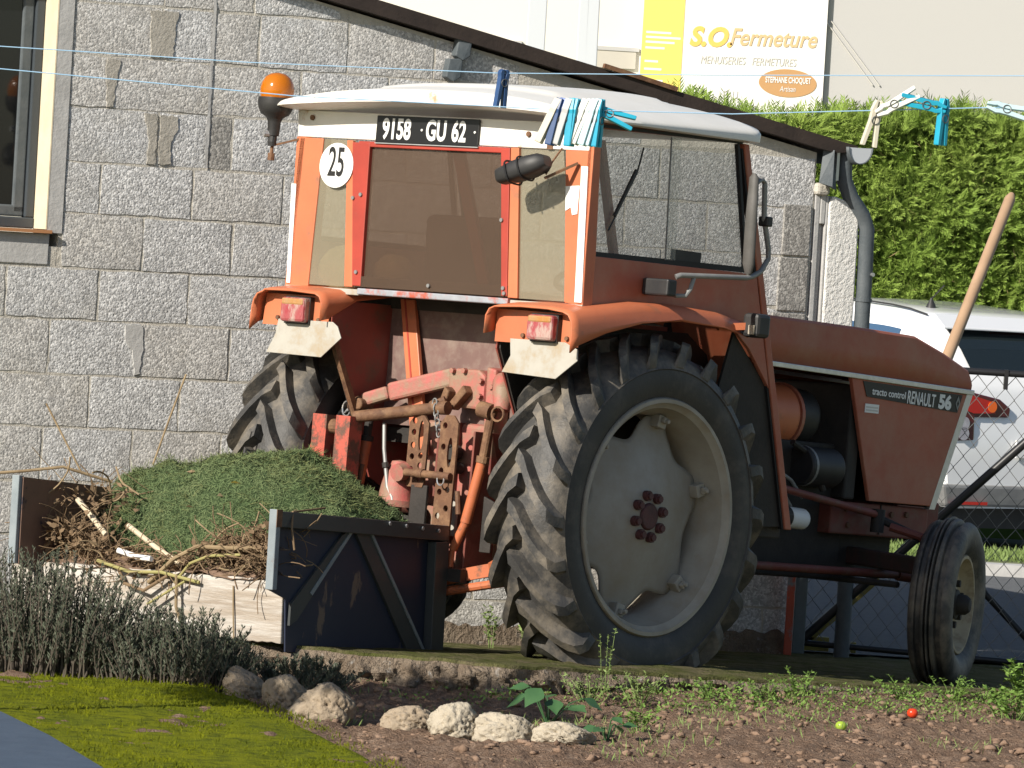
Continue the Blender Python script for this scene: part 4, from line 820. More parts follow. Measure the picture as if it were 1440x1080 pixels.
def build_hitch():
    tb(MB().prism([(-.215, .43, .77), (-.215, -.43, .77), (-.21, -.43, .27), (-.21, .43, .27)], (.008, 0, 0)), 'rear_shield', 'shield')
    tb(MB().prism([(-.235, .375, .775), (-.235, .30, .775), (-.30, .105, .16), (-.30, .185, .16)], (.02, 0, 0)), 'brace_strip', 'orange', bevel=.003)
    tb(MB().prism([(-.238, .352, .775), (-.238, .345, .775), (-.303, .150, .16), (-.303, .158, .16)], (.004, 0, 0)), 'strip_ridge', 'red')
    tb(MB().box((-.225, -.75, .735), (-.215, .75, .80)), 'closing_strip', 'dark')
    # hydraulic lift cover with two arms
    L = MB(); L.prism([(-.30, .02, .36), (-.30, .03, .49), (-.30, -.01, .515), (-.30, -.13, .515), (-.30, -.165, .49), (-.30, -.165, .355)], (.12, 0, 0)); lc = tb(L, 'lift_cover', 'pink', bevel=.012)
    tb(MB().prism([(-.18, .10, .30), (-.18, .10, .50), (-.18, .04, .55), (-.18, -.22, .55), (-.18, -.24, .50), (-.18, -.24, .30)], (.25, 0, 0)), 'lift_housing', 'pink', lc, bevel=.02)
    tb(MB().prism([(-.31, -.175, .53), (-.31, -.225, .52), (-.31, -.235, .10), (-.31, -.19, .10)], (.10, 0, 0)), 'side_flange', 'pink', lc, bevel=.01)
    b0 = None
    for y, z in ((.0, .503), (-.06, .506), (-.15, .47), (-.15, .41), (-.21, .45), (-.21, .36), (-.21, .28), (-.21, .19)):
        o = b0.copy() if b0 else tb(MB().cyl((-.298, 0, 0), (-.318, 0, 0), .011, 6), 'cover_bolt', 'pink', lc)
        if b0: COL.objects.link(o)
        else: b0 = o
        o.location = (0, y, z)
    rk = tb(MB().prism([(-.345, .005, .44), (-.345, .03, .37), (-.345, .00, .345), (-.345, -.02, .42)], (.05, 0, 0)).prism([(-.345, -.09, .45), (-.345, -.02, .37), (-.345, -.04, .345), (-.345, -.11, .42)], (.05, 0, 0)), 'rocker', 'rust', lc, bevel=.006)
    a1 = MB(); a1.add([(-.20, .08, .50), (-.20, .08, .43), (-.26, .02, .525), (-.26, .02, .42), (-.30, .26, .425), (-.30, .26, .355), (-.36, .44, .375), (-.36, .44, .315)], [])
    la = MB(); la.bar((-.27, .02, .478), (-.33, .30, .395), .045, .075); la.bar((-.33, .30, .395), (-.36, .41, .355), .05, .055); tb(la, 'lift_arm', 'pink', bevel=.012)
    kn = tb(MB().cyl((-.37, .40, .335), (-.37, .46, .335), .036, 18).cyl((-.41, .40, .338), (-.33, .40, .338), .024, 14), 'arm_knuckle', 'rust', smooth=True, bevel=.006)
    ring = [(-.385+.0, .475+.022*math.cos(t), .315+.03*math.sin(t)) for t in np.linspace(0, 2*math.pi, 15)]
    tb(MB().tube(ring, .004, 6, False), 'linch_pin', 'alu', kn)
    tb(MB().tube([(-.28, -.24, .47), (-.33, -.29, .47), (-.37, -.325, .43), (-.385, -.335, .36)], [.042, .045, .045, .032], 14), 'lift_arm', 'pink', smooth=True)
    kr = tb(MB().cyl((-.41, -.31, .35), (-.41, -.25, .36), .033, 16), 'arm_knuckle', 'rust', smooth=True)
    ring = [(-.43, -.355+.03*math.cos(t), .345+.028*math.sin(t)) for t in np.linspace(0, 2*math.pi, 15)]
    tb(MB().tube(ring, .005, 6, False), 'spring_clip', 'rust', kr)
    # lift rods
    r1 = tb(MB().tube([(-.37, .368, .20), (-.40, .392, -.20)], .024, 14), 'lift_rod', 'orod', smooth=True)
    tb(MB().tube([(-.365, .362, .32), (-.37, .367, .20)], .017, 12).tube([(-.37, .366, .215), (-.37, .368, .195)], .028, 12), 'rod_thread', 'dark', r1)
    tb(MB().tube([(-.40, .350, .10), (-.415, .365, -.12)], .009, 8), 'side_rod', 'rust', r1)
    r2 = tb(MB().tube([(-.40, -.275, .16), (-.41, -.225, -.09)], .022, 14), 'lift_rod', 'orod', smooth=True)
    tb(MB().tube([(-.40, -.30, .35), (-.40, -.275, .16)], .018, 12).tube([(-.40, -.276, .175), (-.40, -.273, .15)], .026, 12), 'rod_thread', 'rust', r2)
    tb(MB().tube([(-.41, -.225, -.09), (-.42, -.18, -.20)], .018, 12).tube([(-.42, -.183, -.19), (-.425, -.155, -.27)], .011, 8).tube([(-.42, -.178, -.19), (-.43, -.185, -.27)], .011, 8), 'rod_fork', 'orod', r2, smooth=True)
    tb(MB().tube([(-.43, -.185, .03), (-.43, -.20, -.06)], .010, 8), 'crank_pin', 'rust', r2)
    # top link
    t = tb(MB().tube([(-.47, .35, .285), (-.38, .02, .345)], .024, 14), 'top_link', 'rust', smooth=True)
    tb(MB().tube([(-.40, .06, .335), (-.36, -.02, .385)], .016, 10).tube([(-.38, .03, .35), (-.375, -.05, .352)], .028, 12), 'link_end', 'rust', t, smooth=True)
    ch = [(-.40, .0, .37-.02*i) for i in range(7)]
    for i, p in enumerate(ch):
        ring = [(p[0]+(.011*math.cos(q) if i % 2 else 0), p[1]-.006*i+(0 if i % 2 else .011*math.cos(q)), p[2]+.016*math.sin(q)) for q in np.linspace(0, 2*math.pi, 11)]
        tb(MB().tube(ring, .003, 5, False), 'chain_link', 'grey', t)
    # perforated link plates
    def pplate(y0, y1, z0, z1, x, tilt):
        w = y1-y0; hgt = z1-z0
        out = [(y0+.01, z0), (y1-.01, z0), (y1, z0+.02), (y1, z1-.03), (y1-.03, z1), (y0+.03, z1), (y0, z1-.03), (y0, z0+.02)]
        slot = [(y0+w*.36+.014*math.cos(a), z0+hgt*.72+.060*math.sin(a)) for a in np.linspace(0, 2*math.pi, 17)[:-1]]
        hs = [circ(y0+w*.74, z0+hgt*f, .013, 12) for f in (.92, .76, .58, .42, .24)]+[circ(y0+w*.3, z0+hgt*f, .013, 12) for f in (.44, .3, .12)]
        return shape2d('perforated_plate', [out, slot]+hs, .010, lambda u, v, q: Vector((x+q+tilt*(u-y0), u, v+.60)), MT['rust'], tractor)
    pplate(.015, .125, .03, .315, -.40, .10); pplate(-.155, -.055, -.20, .325, -.42, .10)
    for y0, y1, z0, z1, x in ((-.028, .013, .0, .30, -.385), (-.225, -.157, -.30, .27, -.40)):
        tb(MB().prism([(x, y0, z0), (x+.16, y0-.01, z0), (x+.16, y0-.01, z1), (x, y0, z1)], (0, .010, 0)), 'link_bracket', 'darkred', bevel=.002)
    tb(MB().box((-.40, .0, -.34), (-.385, .085, .04)), 'lower_plate', 'dark', bevel=.004)
    tb(MB().tube([(-.44, .085, .085), (-.44, -.15, .083)], .016, 12).tube([(-.44, .02, .085), (-.44, -.01, .085)], .019, 12), 'hitch_pin', 'rust', smooth=True)
    tb(MB().tube([(-.45, -.11+.018*math.cos(q), .068+.022*math.sin(q)) for q in np.linspace(0, 2*math.pi, 13)], .0035, 6, False), 'pin_ring', 'alu')
    tb(MB().prism([(-.33, .0, -.15), (-.33, -.10, -.15), (-.33, -.10, .02), (-.33, -.04, .05), (-.33, .0, .02)], (.02, 0, 0)), 'worn_plate', 'flap', bevel=.006)
    tb(MB().cyl((-.33, -.045, -.04), (-.355, -.045, -.04), .018, 10), 'bolt', 'rust')
    tb(MB().cyl((-.28, -.04, .18), (-.33, -.04, .18), .03, 14).cyl((-.28, -.06, .12), (-.33, -.06, .12), .024, 14).cyl((-.28, -.02, .26), (-.33, -.02, .26), .02, 10), 'valve_caps', 'dark', smooth=True)
    # brake housing with flange on the left
    h = tb(MB().lathe([(.0, .13), (.03, .125), (.05, .09), (.065, .03), (.075, -.03), (.08, -.05)], 'z', 20, (-.36, .19, 0)), 'brake_housing', 'pink', smooth=True)
    tb(MB().cyl((-.37, .19, -.055), (-.37, .19, -.030), .10, 24).cyl((-.37, .20, -.055), (-.37, .20, -.2), .022, 10).cyl((-.37, .165, -.055), (-.37, .165, -.2), .014, 10), 'flange', 'pink', h, smooth=True)
    tb(MB().cyl((-.38, .13, .09), (-.44, .13, .08), .035, 16), 'flange_cap', 'pink', h, smooth=True)
    tb(MB().tube([(-.41, .245, .27), (-.42, .225, .17), (-.42, .19, .02), (-.42, .16, -.02), (-.42, .14, -.10)], .008, 8), 'brake_cable', 'grey', smooth=True)
    tb(MB().tube([(-.42, .212, .115), (-.42, .207, .095)], .014, 8), 'cable_clip', 'dark')
    # channel bars
    for y, z0, z1, x in ((.50, -.15, .285, -.52), (.375, -.25, .286, -.52)):
        o = tb(MB().box((x, y-.045, z0), (x+.006, y+.03, z1)).box((x+.006, y-.045, z0), (x+.075, y-.039, z1)).box((x+.006, y+.024, z0), (x+.075, y+.03, z1)).box((x+.006, y-.038, z1-.006), (x+.075, y+.023, z1)), 'channel_bar', 'redrust')
    tb(MB().cyl((-.48, .50, .24), (-.48, .375, .24), .03, 14), 'bar_spacer', 'rust')
    tb(MB().bar((-.48, .30, -.30), (-.42, -.25, -.30), .05, .05), 'draw_bar', 'dark')
    # lower links
    tb(MB().bar((-.42, -.075, -.335), (-.36, -.42, -.245), .02, .05).bar((-.10, -.36, -.13), (-.42, -.39, -.26), .03, .05), 'lower_link', 'orod')
    tb(MB().tube([(-.43, -.075, -.385), (-.37, -.43, -.305)], .018, 10), 'sway_bar', 'orod')
    tb(MB().prism([(-.38, -.28, -.20), (-.38, -.335, -.20), (-.38, -.335, .0), (-.38, -.28, .02)], (.012, 0, 0)), 'side_plate', 'dark', bevel=.003)
    tb(MB().bar((-.15, -.43, .40), (-.30, -.36, .20), .05, .02), 'stay', 'rust')
build_hitch()

# ================================================================== COMPOST BIN
BA = R(59); BX = Vector((math.cos(BA), math.sin(BA), 0)); BY = Vector((-math.sin(BA), math.cos(BA), 0)); BC = Vector((-.79, -1.40, .055))
def bw(x, y, z): p = BC+BX*x+BY*y; return (p.x, p.y, p.z+z)
cbin = empty('compost_bin', BC, BA, label='compost bin of two old steel panels and a whitewashed front board', cat='compost bin')
def steel_end(name, y, hgt0, hgt1, ln, label, m, mr, flip):
    p = MB(); p.prism([(0, 0, 0), (ln, 0, -.045), (ln, 0, hgt1), (-.145, 0, hgt0), (-.145, 0, .24), (-.02, 0, .20)], (0, .006, 0)); e = p.build(name, MT[m], cbin); e.location = (0, y, -.01); e['label'] = label
    q = -1 if not flip else 1; a = -.001 if not flip else .007
    MB().prism([(-.145, a, hgt0), (ln, a, hgt1), (ln, a, hgt1-.06), (-.145, a, hgt0-.06)], (0, q*.035, 0)).build('top_rail', MT[mr], e, bevel=.003)
    MB().prism([(ln-.10, a, hgt1-.062), (ln, a, hgt1-.062), (ln, a, -.045), (ln-.09, a, -.04)], (0, q*.04, 0)).build('end_rail', MT[mr], e, bevel=.003)
    MB().prism([(-.165, a, hgt0+.006), (-.135, a, hgt0+.004), (-.135, a, .24), (-.165, a, .24)], (0, q*.034, 0)).build('front_edge', MT['paleedge'], e, bevel=.003)
    if not flip:
        b1 = MB().prism([(.33, a, hgt0-.10), (.43, a, hgt0-.06), (.05, a, .12), (.0, a, .10), (.0, a, .18)], (0, -.012, 0)).build('brace', MT[mr], e)
        MB().prism([(.415, a-.001, hgt0-.055), (.432, a-.001, hgt0-.06), (.14, a-.001, .21), (.125, a-.001, .22)], (0, -.014, 0)).build('brace_flange', MT['paleedge'], e)
        b2 = MB().prism([(.40, a, hgt0-.065), (.50, a, hgt0-.06), (.965, a, -.03), (.85, a, -.03)], (0, -.012, 0)).build('brace', MT[mr], e)
        MB().prism([(.488, a-.001, hgt0-.06), (.505, a-.001, hgt0-.06), (.972, a-.001, -.03), (.955, a-.001, -.03)], (0, -.016, 0)).build('brace_flange', MT['paleedge'], e)
        MB().prism([(ln-.004, a, hgt1), (ln+.004, a, hgt1), (ln+.004, a, -.045), (ln-.004, a, -.045)], (0, -.022, 0)).build('end_flange', MT['paleedge'], e)
        MB().prism([(-.167, a-.035, hgt0+.007), (-.13, a-.035, hgt0+.005), (-.13, a-.035, hgt0-.06), (-.167, a-.035, hgt0-.06)], (0, -.002, 0)).build('rust_corner', MT['rust'], e)
        for k in range(4): MB().cyl((.62+.12*k, -.037, hgt0-.02-.004*k-.06*(.62+.12*k)), (.62+.12*k, -.044, hgt0-.02-.004*k-.06*(.62+.12*k)), .008, 6).build('rivet', MT['alu'], e)
    return e
steel_end('end_panel', 0, .535, .462, 1.065, 'dark navy steel panel with two slanted braces, at the right end of the compost heap', 'navy', 'navyrail', False)
steel_end('end_panel', 1.15, .575, .53, .42, 'brown flaking steel panel with a pale edge, left of the compost heap', 'brownpanel', 'brownpanel', True)
def board_fn():
    m = MB(); n = 60
    top = [(-.02, .015+1.26*i/n, .236-.018*i/n+random.uniform(-.003, .003)) for i in range(n+1)]; bot = [(-.02, .01+1.26*i/n, .0+random.uniform(-.004, .004)) for i in range(n+1)]
    for k, dx in ((0, 0), (1, .03)):
        m.v += [(x+dx, y, z) for x, y, z in top]+[(x+dx, y, z) for x, y, z in bot]
    N = n+1
    for i in range(n):
        m.f += [(i, i+1, N+i+1, N+i), (2*N+i, 3*N+i, 3*N+i+1, 2*N+i+1), (i, 2*N+i, 2*N+i+1, i+1), (N+i, N+i+1, 3*N+i+1, 3*N+i)]
    m.f += [(0, N, 3*N, 2*N), (n, 2*N+n, 3*N+n, N+n)]
    return m
bd = board_fn().build('front_board', MT['board'], cbin, bevel=.004); bd.location = (0, 0, .02)
# heap of clippings
def heap_h(x, y):     # bin coordinates
    x = np.asarray(x, float); y = np.asarray(y, float)
    yc = .50; h = .69-.50*np.clip(np.where(y > yc, (y-yc)/1.15, (yc-y)/.78), 0, 2)**1.8-.3*np.clip((y-.95)/.3, 0, 1)*np.clip((.5-x)/.3, 0, 1)-.60*np.clip((.46-x)/.46, 0, 2)**1.6-.10*np.clip((x-.6)/.4, 0, 2)**2
    return np.maximum(h+.12*fbm(x*4+3, y*4, 81, 3)+.06*fbm(x*14, y*14, 83, 3), .12)
def build_heap():
    hp = empty('grass_clippings_heap', BC+BX*.45+BY*.55, 0, label='rounded heap of cut green grass on top of the compost', cat='grass heap')
    n = 90; X, Y = np.meshgrid(np.linspace(.0, 1.0, n), np.linspace(.015, 1.19, n), indexing='ij'); Z = heap_h(X, Y); Z[-1] = .05; Z[:, 0] = .05; Z[:, -1] = .05
    P = np.stack([X, Y, Z], 2).reshape(-1, 3)
    o0 = BC+BX*.45+BY*.55
    def tow(P): return np.stack([BC.x+BX.x*P[:, 0]+BY.x*P[:, 1]-o0.x, BC.y+BX.y*P[:, 0]+BY.y*P[:, 1]-o0.y, BC.z+P[:, 2]-o0.z], 1)
    F = [(i*n+j, (i+1)*n+j, (i+1)*n+j+1, i*n+j+1) for i in range(n-1) for j in range(n-1)]
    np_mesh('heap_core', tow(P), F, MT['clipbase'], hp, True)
    k = 60000; x = rng.uniform(.0, 1.0, k); y = rng.uniform(.015, 1.18, k); z = heap_h(x, y); keep = (z > .27); x, y, z = x[keep], y[keep], z[keep]; k = len(x)
    B = tow(np.stack([x, y, z+.001], 1)); e = .01
    nx = -(heap_h(x+e, y)-heap_h(x-e, y))/(2*e); ny = -(heap_h(x, y+e)-heap_h(x, y-e))/(2*e)
    nl = unit(np.stack([nx, ny, np.ones(k)], 1)); nw = np.stack([BX.x*nl[:, 0]+BY.x*nl[:, 1], BX.y*nl[:, 0]+BY.y*nl[:, 1], nl[:, 2]], 1)
    d = unit(np.cross(nw, rng.normal(0, 1, (k, 3)))+nw*rng.uniform(.0, .45, (k, 1))); sd = unit(np.cross(d, nw+rng.normal(0, .5, (k, 3))))
    V, F = leaves(B, d, sd, rng.uniform(.010, .032, k), rng.uniform(.0016, .0034, k))
    tag(np_mesh('clippings', V, F, MT['clip1'], hp), kind='stuff')
    k = 9000; cx = rng.uniform(.1, .9, 40); cy = rng.uniform(.1, 1.1, 40); ii = rng.integers(0, 40, k); x = np.clip(cx[ii]+rng.normal(0, .045, k), .02, .98); y = np.clip(cy[ii]+rng.normal(0, .05, k), .03, 1.17); z = heap_h(x, y)
    kk = z > .27; x, y, z = x[kk], y[kk], z[kk]; k = len(x); B = tow(np.stack([x, y, z+rng.uniform(.0, .012, k)], 1)); d = unit(rng.normal(0, 1, (k, 3))*np.array([1, 1, .45])); sd = unit(np.cross(d, rng.normal(0, 1, (k, 3))))
    V, F = leaves(B, d, sd, rng.uniform(.02, .055, k), rng.uniform(.0016, .0032, k)); tag(np_mesh('dry_clippings', V, F, MT['clip2'], hp), kind='stuff')
    for i, (x, y) in enumerate(((.30, .47), (.22, .62), (.36, .72), (.15, .40), (.4, .86), (.25, .5))):
        z = float(heap_h(x, y)); p = Vector(bw(x, y, z+.006))-o0; a = random.uniform(0, 6); c, s = math.cos(a)*.022, math.sin(a)*.022
        MB().add([p+Vector((c, s, .004)), p+Vector((-s*.5, c*.5, .012)), p+Vector((-c, -s, .002)), p+Vector((s*.5, -c*.5, 0))], [(0, 1, 2), (0, 2, 3)]).build('fallen_leaf', MT['yleaf'] if i == 0 else MT['stalk'], hp)
build_heap()
def build_debris():
    def tubes(name, n, m, fn, label, cat, kind='stuff'):
        mb = MB()
        for i in range(n): pts, r = fn(i); mb.tube(pts, r, 5)
        o = mb.build(name, MT[m], fix=False); tag(o, kind=kind); return o
    def curve(p, d, ln, bend, n=6):
        pts = [Vector(p)]; d = Vector(d).normalized(); b = Vector((random.uniform(-1, 1), random.uniform(-1, 1), random.uniform(-1, .6)))*bend
        for i in range(n): pts.append(pts[-1]+d*ln/n); d = (d+b/n+Vector((random.uniform(-.15, .15), random.uniform(-.15, .15), random.uniform(-.15, .15)))).normalized()
        return pts
    def zone():
        q = random.random()
        if q < .72: y = random.uniform(.05, 1.15); x = random.uniform(-.02, .16); z = .23+random.uniform(0, .12)+.06*math.sin(y*7)
        elif q < .9: y = random.uniform(.85, 1.28); x = random.uniform(.0, .5); z = .26+random.uniform(0, .28)
        else: y = random.uniform(.03, .16); x = random.uniform(-.08, .1); z = random.uniform(.28, .46)
        return bw(x, y, z)
    # decaying mass under the clippings
    n = 50; X, Y = np.meshgrid(np.linspace(-.03, .5, n), np.linspace(.02, 1.24, n), indexing='ij')
    Z = .215+.20*np.clip(X/.5, 0, 1)+.09*fbm(X*9, Y*9, 91, 4)+.03
    P = np.stack([BC.x+BX.x*X+BY.x*Y, BC.y+BX.y*X+BY.y*Y, BC.z+Z], 2).reshape(-1, 3)
    tag(np_mesh('rotting_compost', P, [(i*n+j, (i+1)*n+j, (i+1)*n+j+1, i*n+j+1) for i in range(n-1) for j in range(n-1)], MT['clod'], None, True), 'brown rotting compost under the grass clippings', kind='stuff')
    tubes('roots', 900, 'stalk2', lambda i: (curve(zone(), (random.uniform(-1, 1), random.uniform(-.6, .6), random.uniform(-.5, .7)), random.uniform(.05, .2), 2.6), random.uniform(.001, .0024)), '', '')
    tubes('dry_stalks', 90, 'stalk', lambda i: (curve(zone(), (random.uniform(-1, 1), random.uniform(-.5, .5), random.uniform(-.4, .5)), random.uniform(.06, .22), 1.6), random.uniform(.0015, .004)), '', '')
    # crumpled dead leaves
    k = 2200; B = np.array([zone() for _ in range(k)]); d = unit(rng.normal(0, 1, (k, 3))); sd = unit(np.cross(d, rng.normal(0, 1, (k, 3))))
    V, F = leaves(B, d, sd, rng.uniform(.015, .05, k), rng.uniform(.008, .025, k)); tag(np_mesh('dead_leaves', V, F, MT['stalk2']), kind='stuff')
    # single stalks one can point to
    def stalk(pts, r, m, label, g=None): tag(MB().tube([bw(*p) for p in pts], r, 8).build('stalk', MT[m], smooth=True), label, 'stalk', g)
    stalk([(.10, .82, .40), (.05, .65, .33), (.0, .50, .28)], .010, 'stalkw', 'straight bleached stalk poking out of the clippings above the board')
    stalk([(.12, 1.08, .48), (.08, 1.0, .44), (.06, .93, .39), (.04, .88, .36)], .011, 'stalkw', 'pale cut stem leaning beside the brown steel panel')
    stalk([(-.02, .78, .31), (.0, .70, .29), (-.02, .62, .29)], .011, 'cleanwhite', 'short white stem lying on the compost')
    stalk([(-.03, .62, .20), (-.045, .50, .30), (-.04, .40, .355), (-.03, .26, .36), (-.02, .14, .37), (-.03, .05, .30)], .009, 'stalk', 'long arched brown stalk over the middle of the board')
    stalk([(-.03, .50, .21), (-.05, .42, .29), (-.045, .34, .325), (-.04, .2, .34)], .006, 'stalkg', 'yellowish arched stalk over the board')
    stalk([(-.035, .86, .265), (-.05, .70, .235), (-.05, .55, .245), (-.04, .38, .22)], .007, 'stalkg', 'yellow green stem lying along the top of the board')
    stalk([(-.05, .44, .22), (-.055, .52, .17), (-.06, .60, .12)], .005, 'stalkg', 'green stem hanging down across the white board')
    stalk([(-.05, .48, .24), (-.055, .47, .12), (-.05, .42, .0)], .006, 'stalk', 'thin brown stem hanging down to the foot of the board')
    stalk([(-.05, .52, .235), (-.06, .62, .17), (-.05, .72, .19), (-.04, .76, .25)], .007, 'stalk2', 'dark hanging root loop on the white board')
    stalk([(-.025, .235, .22), (-.03, .225, .12), (-.03, .215, .02)], .003, 'stalk', 'thread of dry root hanging at the right of the board')
    stalk([(.2, -.01, .53), (-.05, -.03, .52), (-.08, -.05, .46), (-.07, -.06, .38)], .004, 'stalk2', 'dry root hanging over the corner of the navy panel')
    stalk([(.5, 1.0, .62), (.55, .97, .80), (.62, .95, .98)], .004, 'stalk', 'thin dry twig standing up in front of the block wall')
    stalk([(.45, 1.3, .56), (.42, 1.38, .70), (.40, 1.46, .83)], .004, 'stalk', 'thin leaning twig by the block wall, left of the brown panel')
    stalk([(-.1, 1.45, .55), (.05, 1.3, .575), (.15, 1.18, .60), (.3, 1.05, .55)], .006, 'stalk', 'long dry stem lying across the top of the brown panel')
build_debris()

# ================================================================== ROSEMARY BUSHES
def bush(name, x, y, w, d, h, ns, label, seed):
    r = np.random.default_rng(seed); z0 = float(soil_z(x, y)); root = empty(name, (x, y, z0-.01), 0, label=label, cat='bush', group='rosemary bushes in front of the compost bin')
    m = MB(); LP = []; LD = []; LN = []; LL = []; LW = []
    for i in range(ns):
        a = r.uniform(0, 2*math.pi); q = r.uniform(0, 1)**.5
        bx, by = math.cos(a)*q*w*.45, math.sin(a)*q*d*.45
        hh = h*(1-.45*q**2)*r.uniform(.72, 1.05)
        tx, ty = bx*1.35+r.normal(0, .03), by*1.35+r.normal(0, .03)
        n = 5; pts = []
        for j in range(n+1):
            f = j/n; pts.append(Vector((bx+(tx-bx)*f**1.4+.012*math.sin(f*4+i), by+(ty-by)*f**1.4, hh*f)))
        m.tube(pts, [.0042*(1-.7*j/n) for j in range(n+1)], 4, False)
        f0 = .22; k = int(95*hh/h); f = np.sort(r.uniform(f0, 1, k)); P = np.array([[p.x, p.y, p.z] for p in pts]); idx = np.minimum((f*n).astype(int), n-1); fr = (f*n-idx)[:, None]
        B = P[idx]*(1-fr)+P[idx+1]*fr; ang = r.uniform(0, 2*math.pi, k)
        D = unit(np.stack([np.cos(ang)*.62, np.sin(ang)*.62, r.uniform(.55, 1.3, k)], 1)); N_ = unit(np.cross(D, r.normal(0, 1, (k, 3))))
        LP.append(B); LD.append(D); LN.append(N_); LL.append(r.uniform(.016, .028, k)*(1.15-.4*f)); LW.append(r.uniform(.0035, .006, k))
    m.build('stems', MT['twig'], root, fix=False)
    V, F = leaves(np.concatenate(LP), np.concatenate(LD), np.concatenate(LN), np.concatenate(LL), np.concatenate(LW))
    np_mesh('foliage', V, F, MT['rosemary'], root)
    for _ in range(14):
        a = r.uniform(0, 6.28); p = (math.cos(a)*w*.3, -abs(math.sin(a))*d*.45, .01)
    return root
bush('rosemary_bush', -1.68, -1.75, .84, .50, .47, 420, 'largest grey green rosemary bush at the left edge before the board', 1)
bush('rosemary_bush', -1.20, -1.85, .56, .40, .31, 260, 'middle rosemary bush in front of the white board', 2)
bush('rosemary_bush', -1.03, -1.80, .32, .30, .21, 140, 'rosemary bush at the right end of the row, twiggy at its foot', 3)
bush('rosemary_bush', -.72, -1.66, .34, .22, .15, 90, 'low shaded rosemary sprig below the corner of the navy panel', 4)

# ================================================================== STONES
def stone(x, y, sx, sy, sz, m, label, seed, rz=0, sink=.31):
    bm = bmesh.new(); bmesh.ops.create_icosphere(bm, subdivisions=5, radius=1); r = np.random.default_rng(seed); o = r.uniform(0, 50, 3)
    P = np.array([v.co[:] for v in bm.verts])
    dsp = .30*(fbm(P[:, 0]*1.3+o[0], P[:, 1]*1.3+P[:, 2]*1.1+o[1], seed, 3))+.07*fbm(P[:, 0]*5+P[:, 2]*3+o[1], P[:, 1]*5+P[:, 2]*4, seed+9, 3)+.03*fbm(P[:, 0]*16+P[:, 2]*9, P[:, 1]*16+P[:, 2]*13+o[2], seed+19, 2)
    pit = np.maximum(0, fbm(P[:, 0]*7+P[:, 2]*5+o[2], P[:, 1]*7+P[:, 2]*6+o[0], seed+29, 2)-.05); pit2 = np.maximum(0, fbm(P[:, 0]*15+P[:, 2]*12+o[2], P[:, 1]*15-P[:, 2]*13, seed+39, 2)-.06)
    fac = np.max(P@unit(r.normal(0, 1, (3, 14)).T).T, axis=1) if False else np.max(P@unit(r.normal(0, 1, (16, 3))).T, axis=1)
    dsp = dsp*1.2-.6*pit-.45*pit2+(.93/np.maximum(fac, .55)-1)*.45-.05
    for v, d in zip(bm.verts, dsp): v.co = Vector((v.co.x*sx, v.co.y*sy, v.co.z*sz))*(1+float(d))
    me = bpy.data.meshes.new('stone'); bm.to_mesh(me); bm.free()
    ob = link('stone', me, MT[m], None, True, angle=180); z = max(float(soil_z(x, y)), float(lawn_z(x, y)) if x < lawn_x(y) else -9)
    ob.location = (x, y, z+sz*(1-2*sink)); ob.rotation_euler = (0, 0, rz); tag(ob, label, 'stone', 'edging stones along the bed')
stone(-.915, -1.98, .082, .08, .075, 'stone', 'small dark rough stone beside the foot of the last rosemary bush', 11)
stone(-.735, -2.50, .092, .08, .080, 'stone', 'brown edging stone next to the moss, second from the left', 12, .4)
stone(-.578, -2.82, .108, .09, .098, 'stone', 'big pitted brown edging stone at the tip of the moss', 13, -.3)
stone(-.285, -3.02, .10, .09, .062, 'stone', 'low grey stone half in shade at the lower edge of the bed', 14)
stone(-.125, -3.20, .092, .09, .092, 'stone2', 'pale rounded stone, tallest of the light ones below the bed', 15, .5)
stone(.055, -3.22, .105, .09, .075, 'stone2', 'pale chalky stone with dark pits, left of the broad leaved plant', 16, -.4)
stone(.235, -3.25, .10, .09, .052, 'stone2', 'flat pale stone under the broad leaved plant', 17)
stone(-1.10, -1.92, .05, .05, .05, 'stone', 'small grey stone under the twigs of the middle rosemary bush', 18)
def clods():
    bm = bmesh.new()
    v0, f0 = [], []
    t = (1+5**.5)/2
    ico = [(-1, t, 0), (1, t, 0), (-1, -t, 0), (1, -t, 0), (0, -1, t), (0, 1, t), (0, -1, -t), (0, 1, -t), (t, 0, -1), (t, 0, 1), (-t, 0, -1), (-t, 0, 1)]
    fi = [(0, 11, 5), (0, 5, 1), (0, 1, 7), (0, 7, 10), (0, 10, 11), (1, 5, 9), (5, 11, 4), (11, 10, 2), (10, 7, 6), (7, 1, 8), (3, 9, 4), (3, 4, 2), (3, 2, 6), (3, 6, 8), (3, 8, 9), (4, 9, 5), (2, 4, 11), (6, 2, 10), (8, 6, 7), (9, 8, 1)]
    I = unit(np.array(ico, float)); n = 4200; x = rng.uniform(-.7, 2.5, n); y = edge_y(x)-.05-rng.uniform(0, 1, n)**1.0*3.6; k = x > lawn_x(y)+.05; x, y = x[k], y[k]; n = len(x)
    r = .003+.019*rng.uniform(0, 1, n)**7; z = soil_z(x, y)
    V = (I[None]*(r[:, None, None]*rng.uniform(.3, 1.4, (n, 12, 1))))*np.array([1.2, 1.0, .75])+np.stack([x, y, z+r*.35], 1)[:, None]
    F = (np.array(fi)[None]+12*np.arange(n)[:, None, None]).reshape(-1, 3)
    tag(np_mesh('soil_clods', V.reshape(-1, 3), F, MT['clod']), kind='stuff')
    bm.free()
clods()

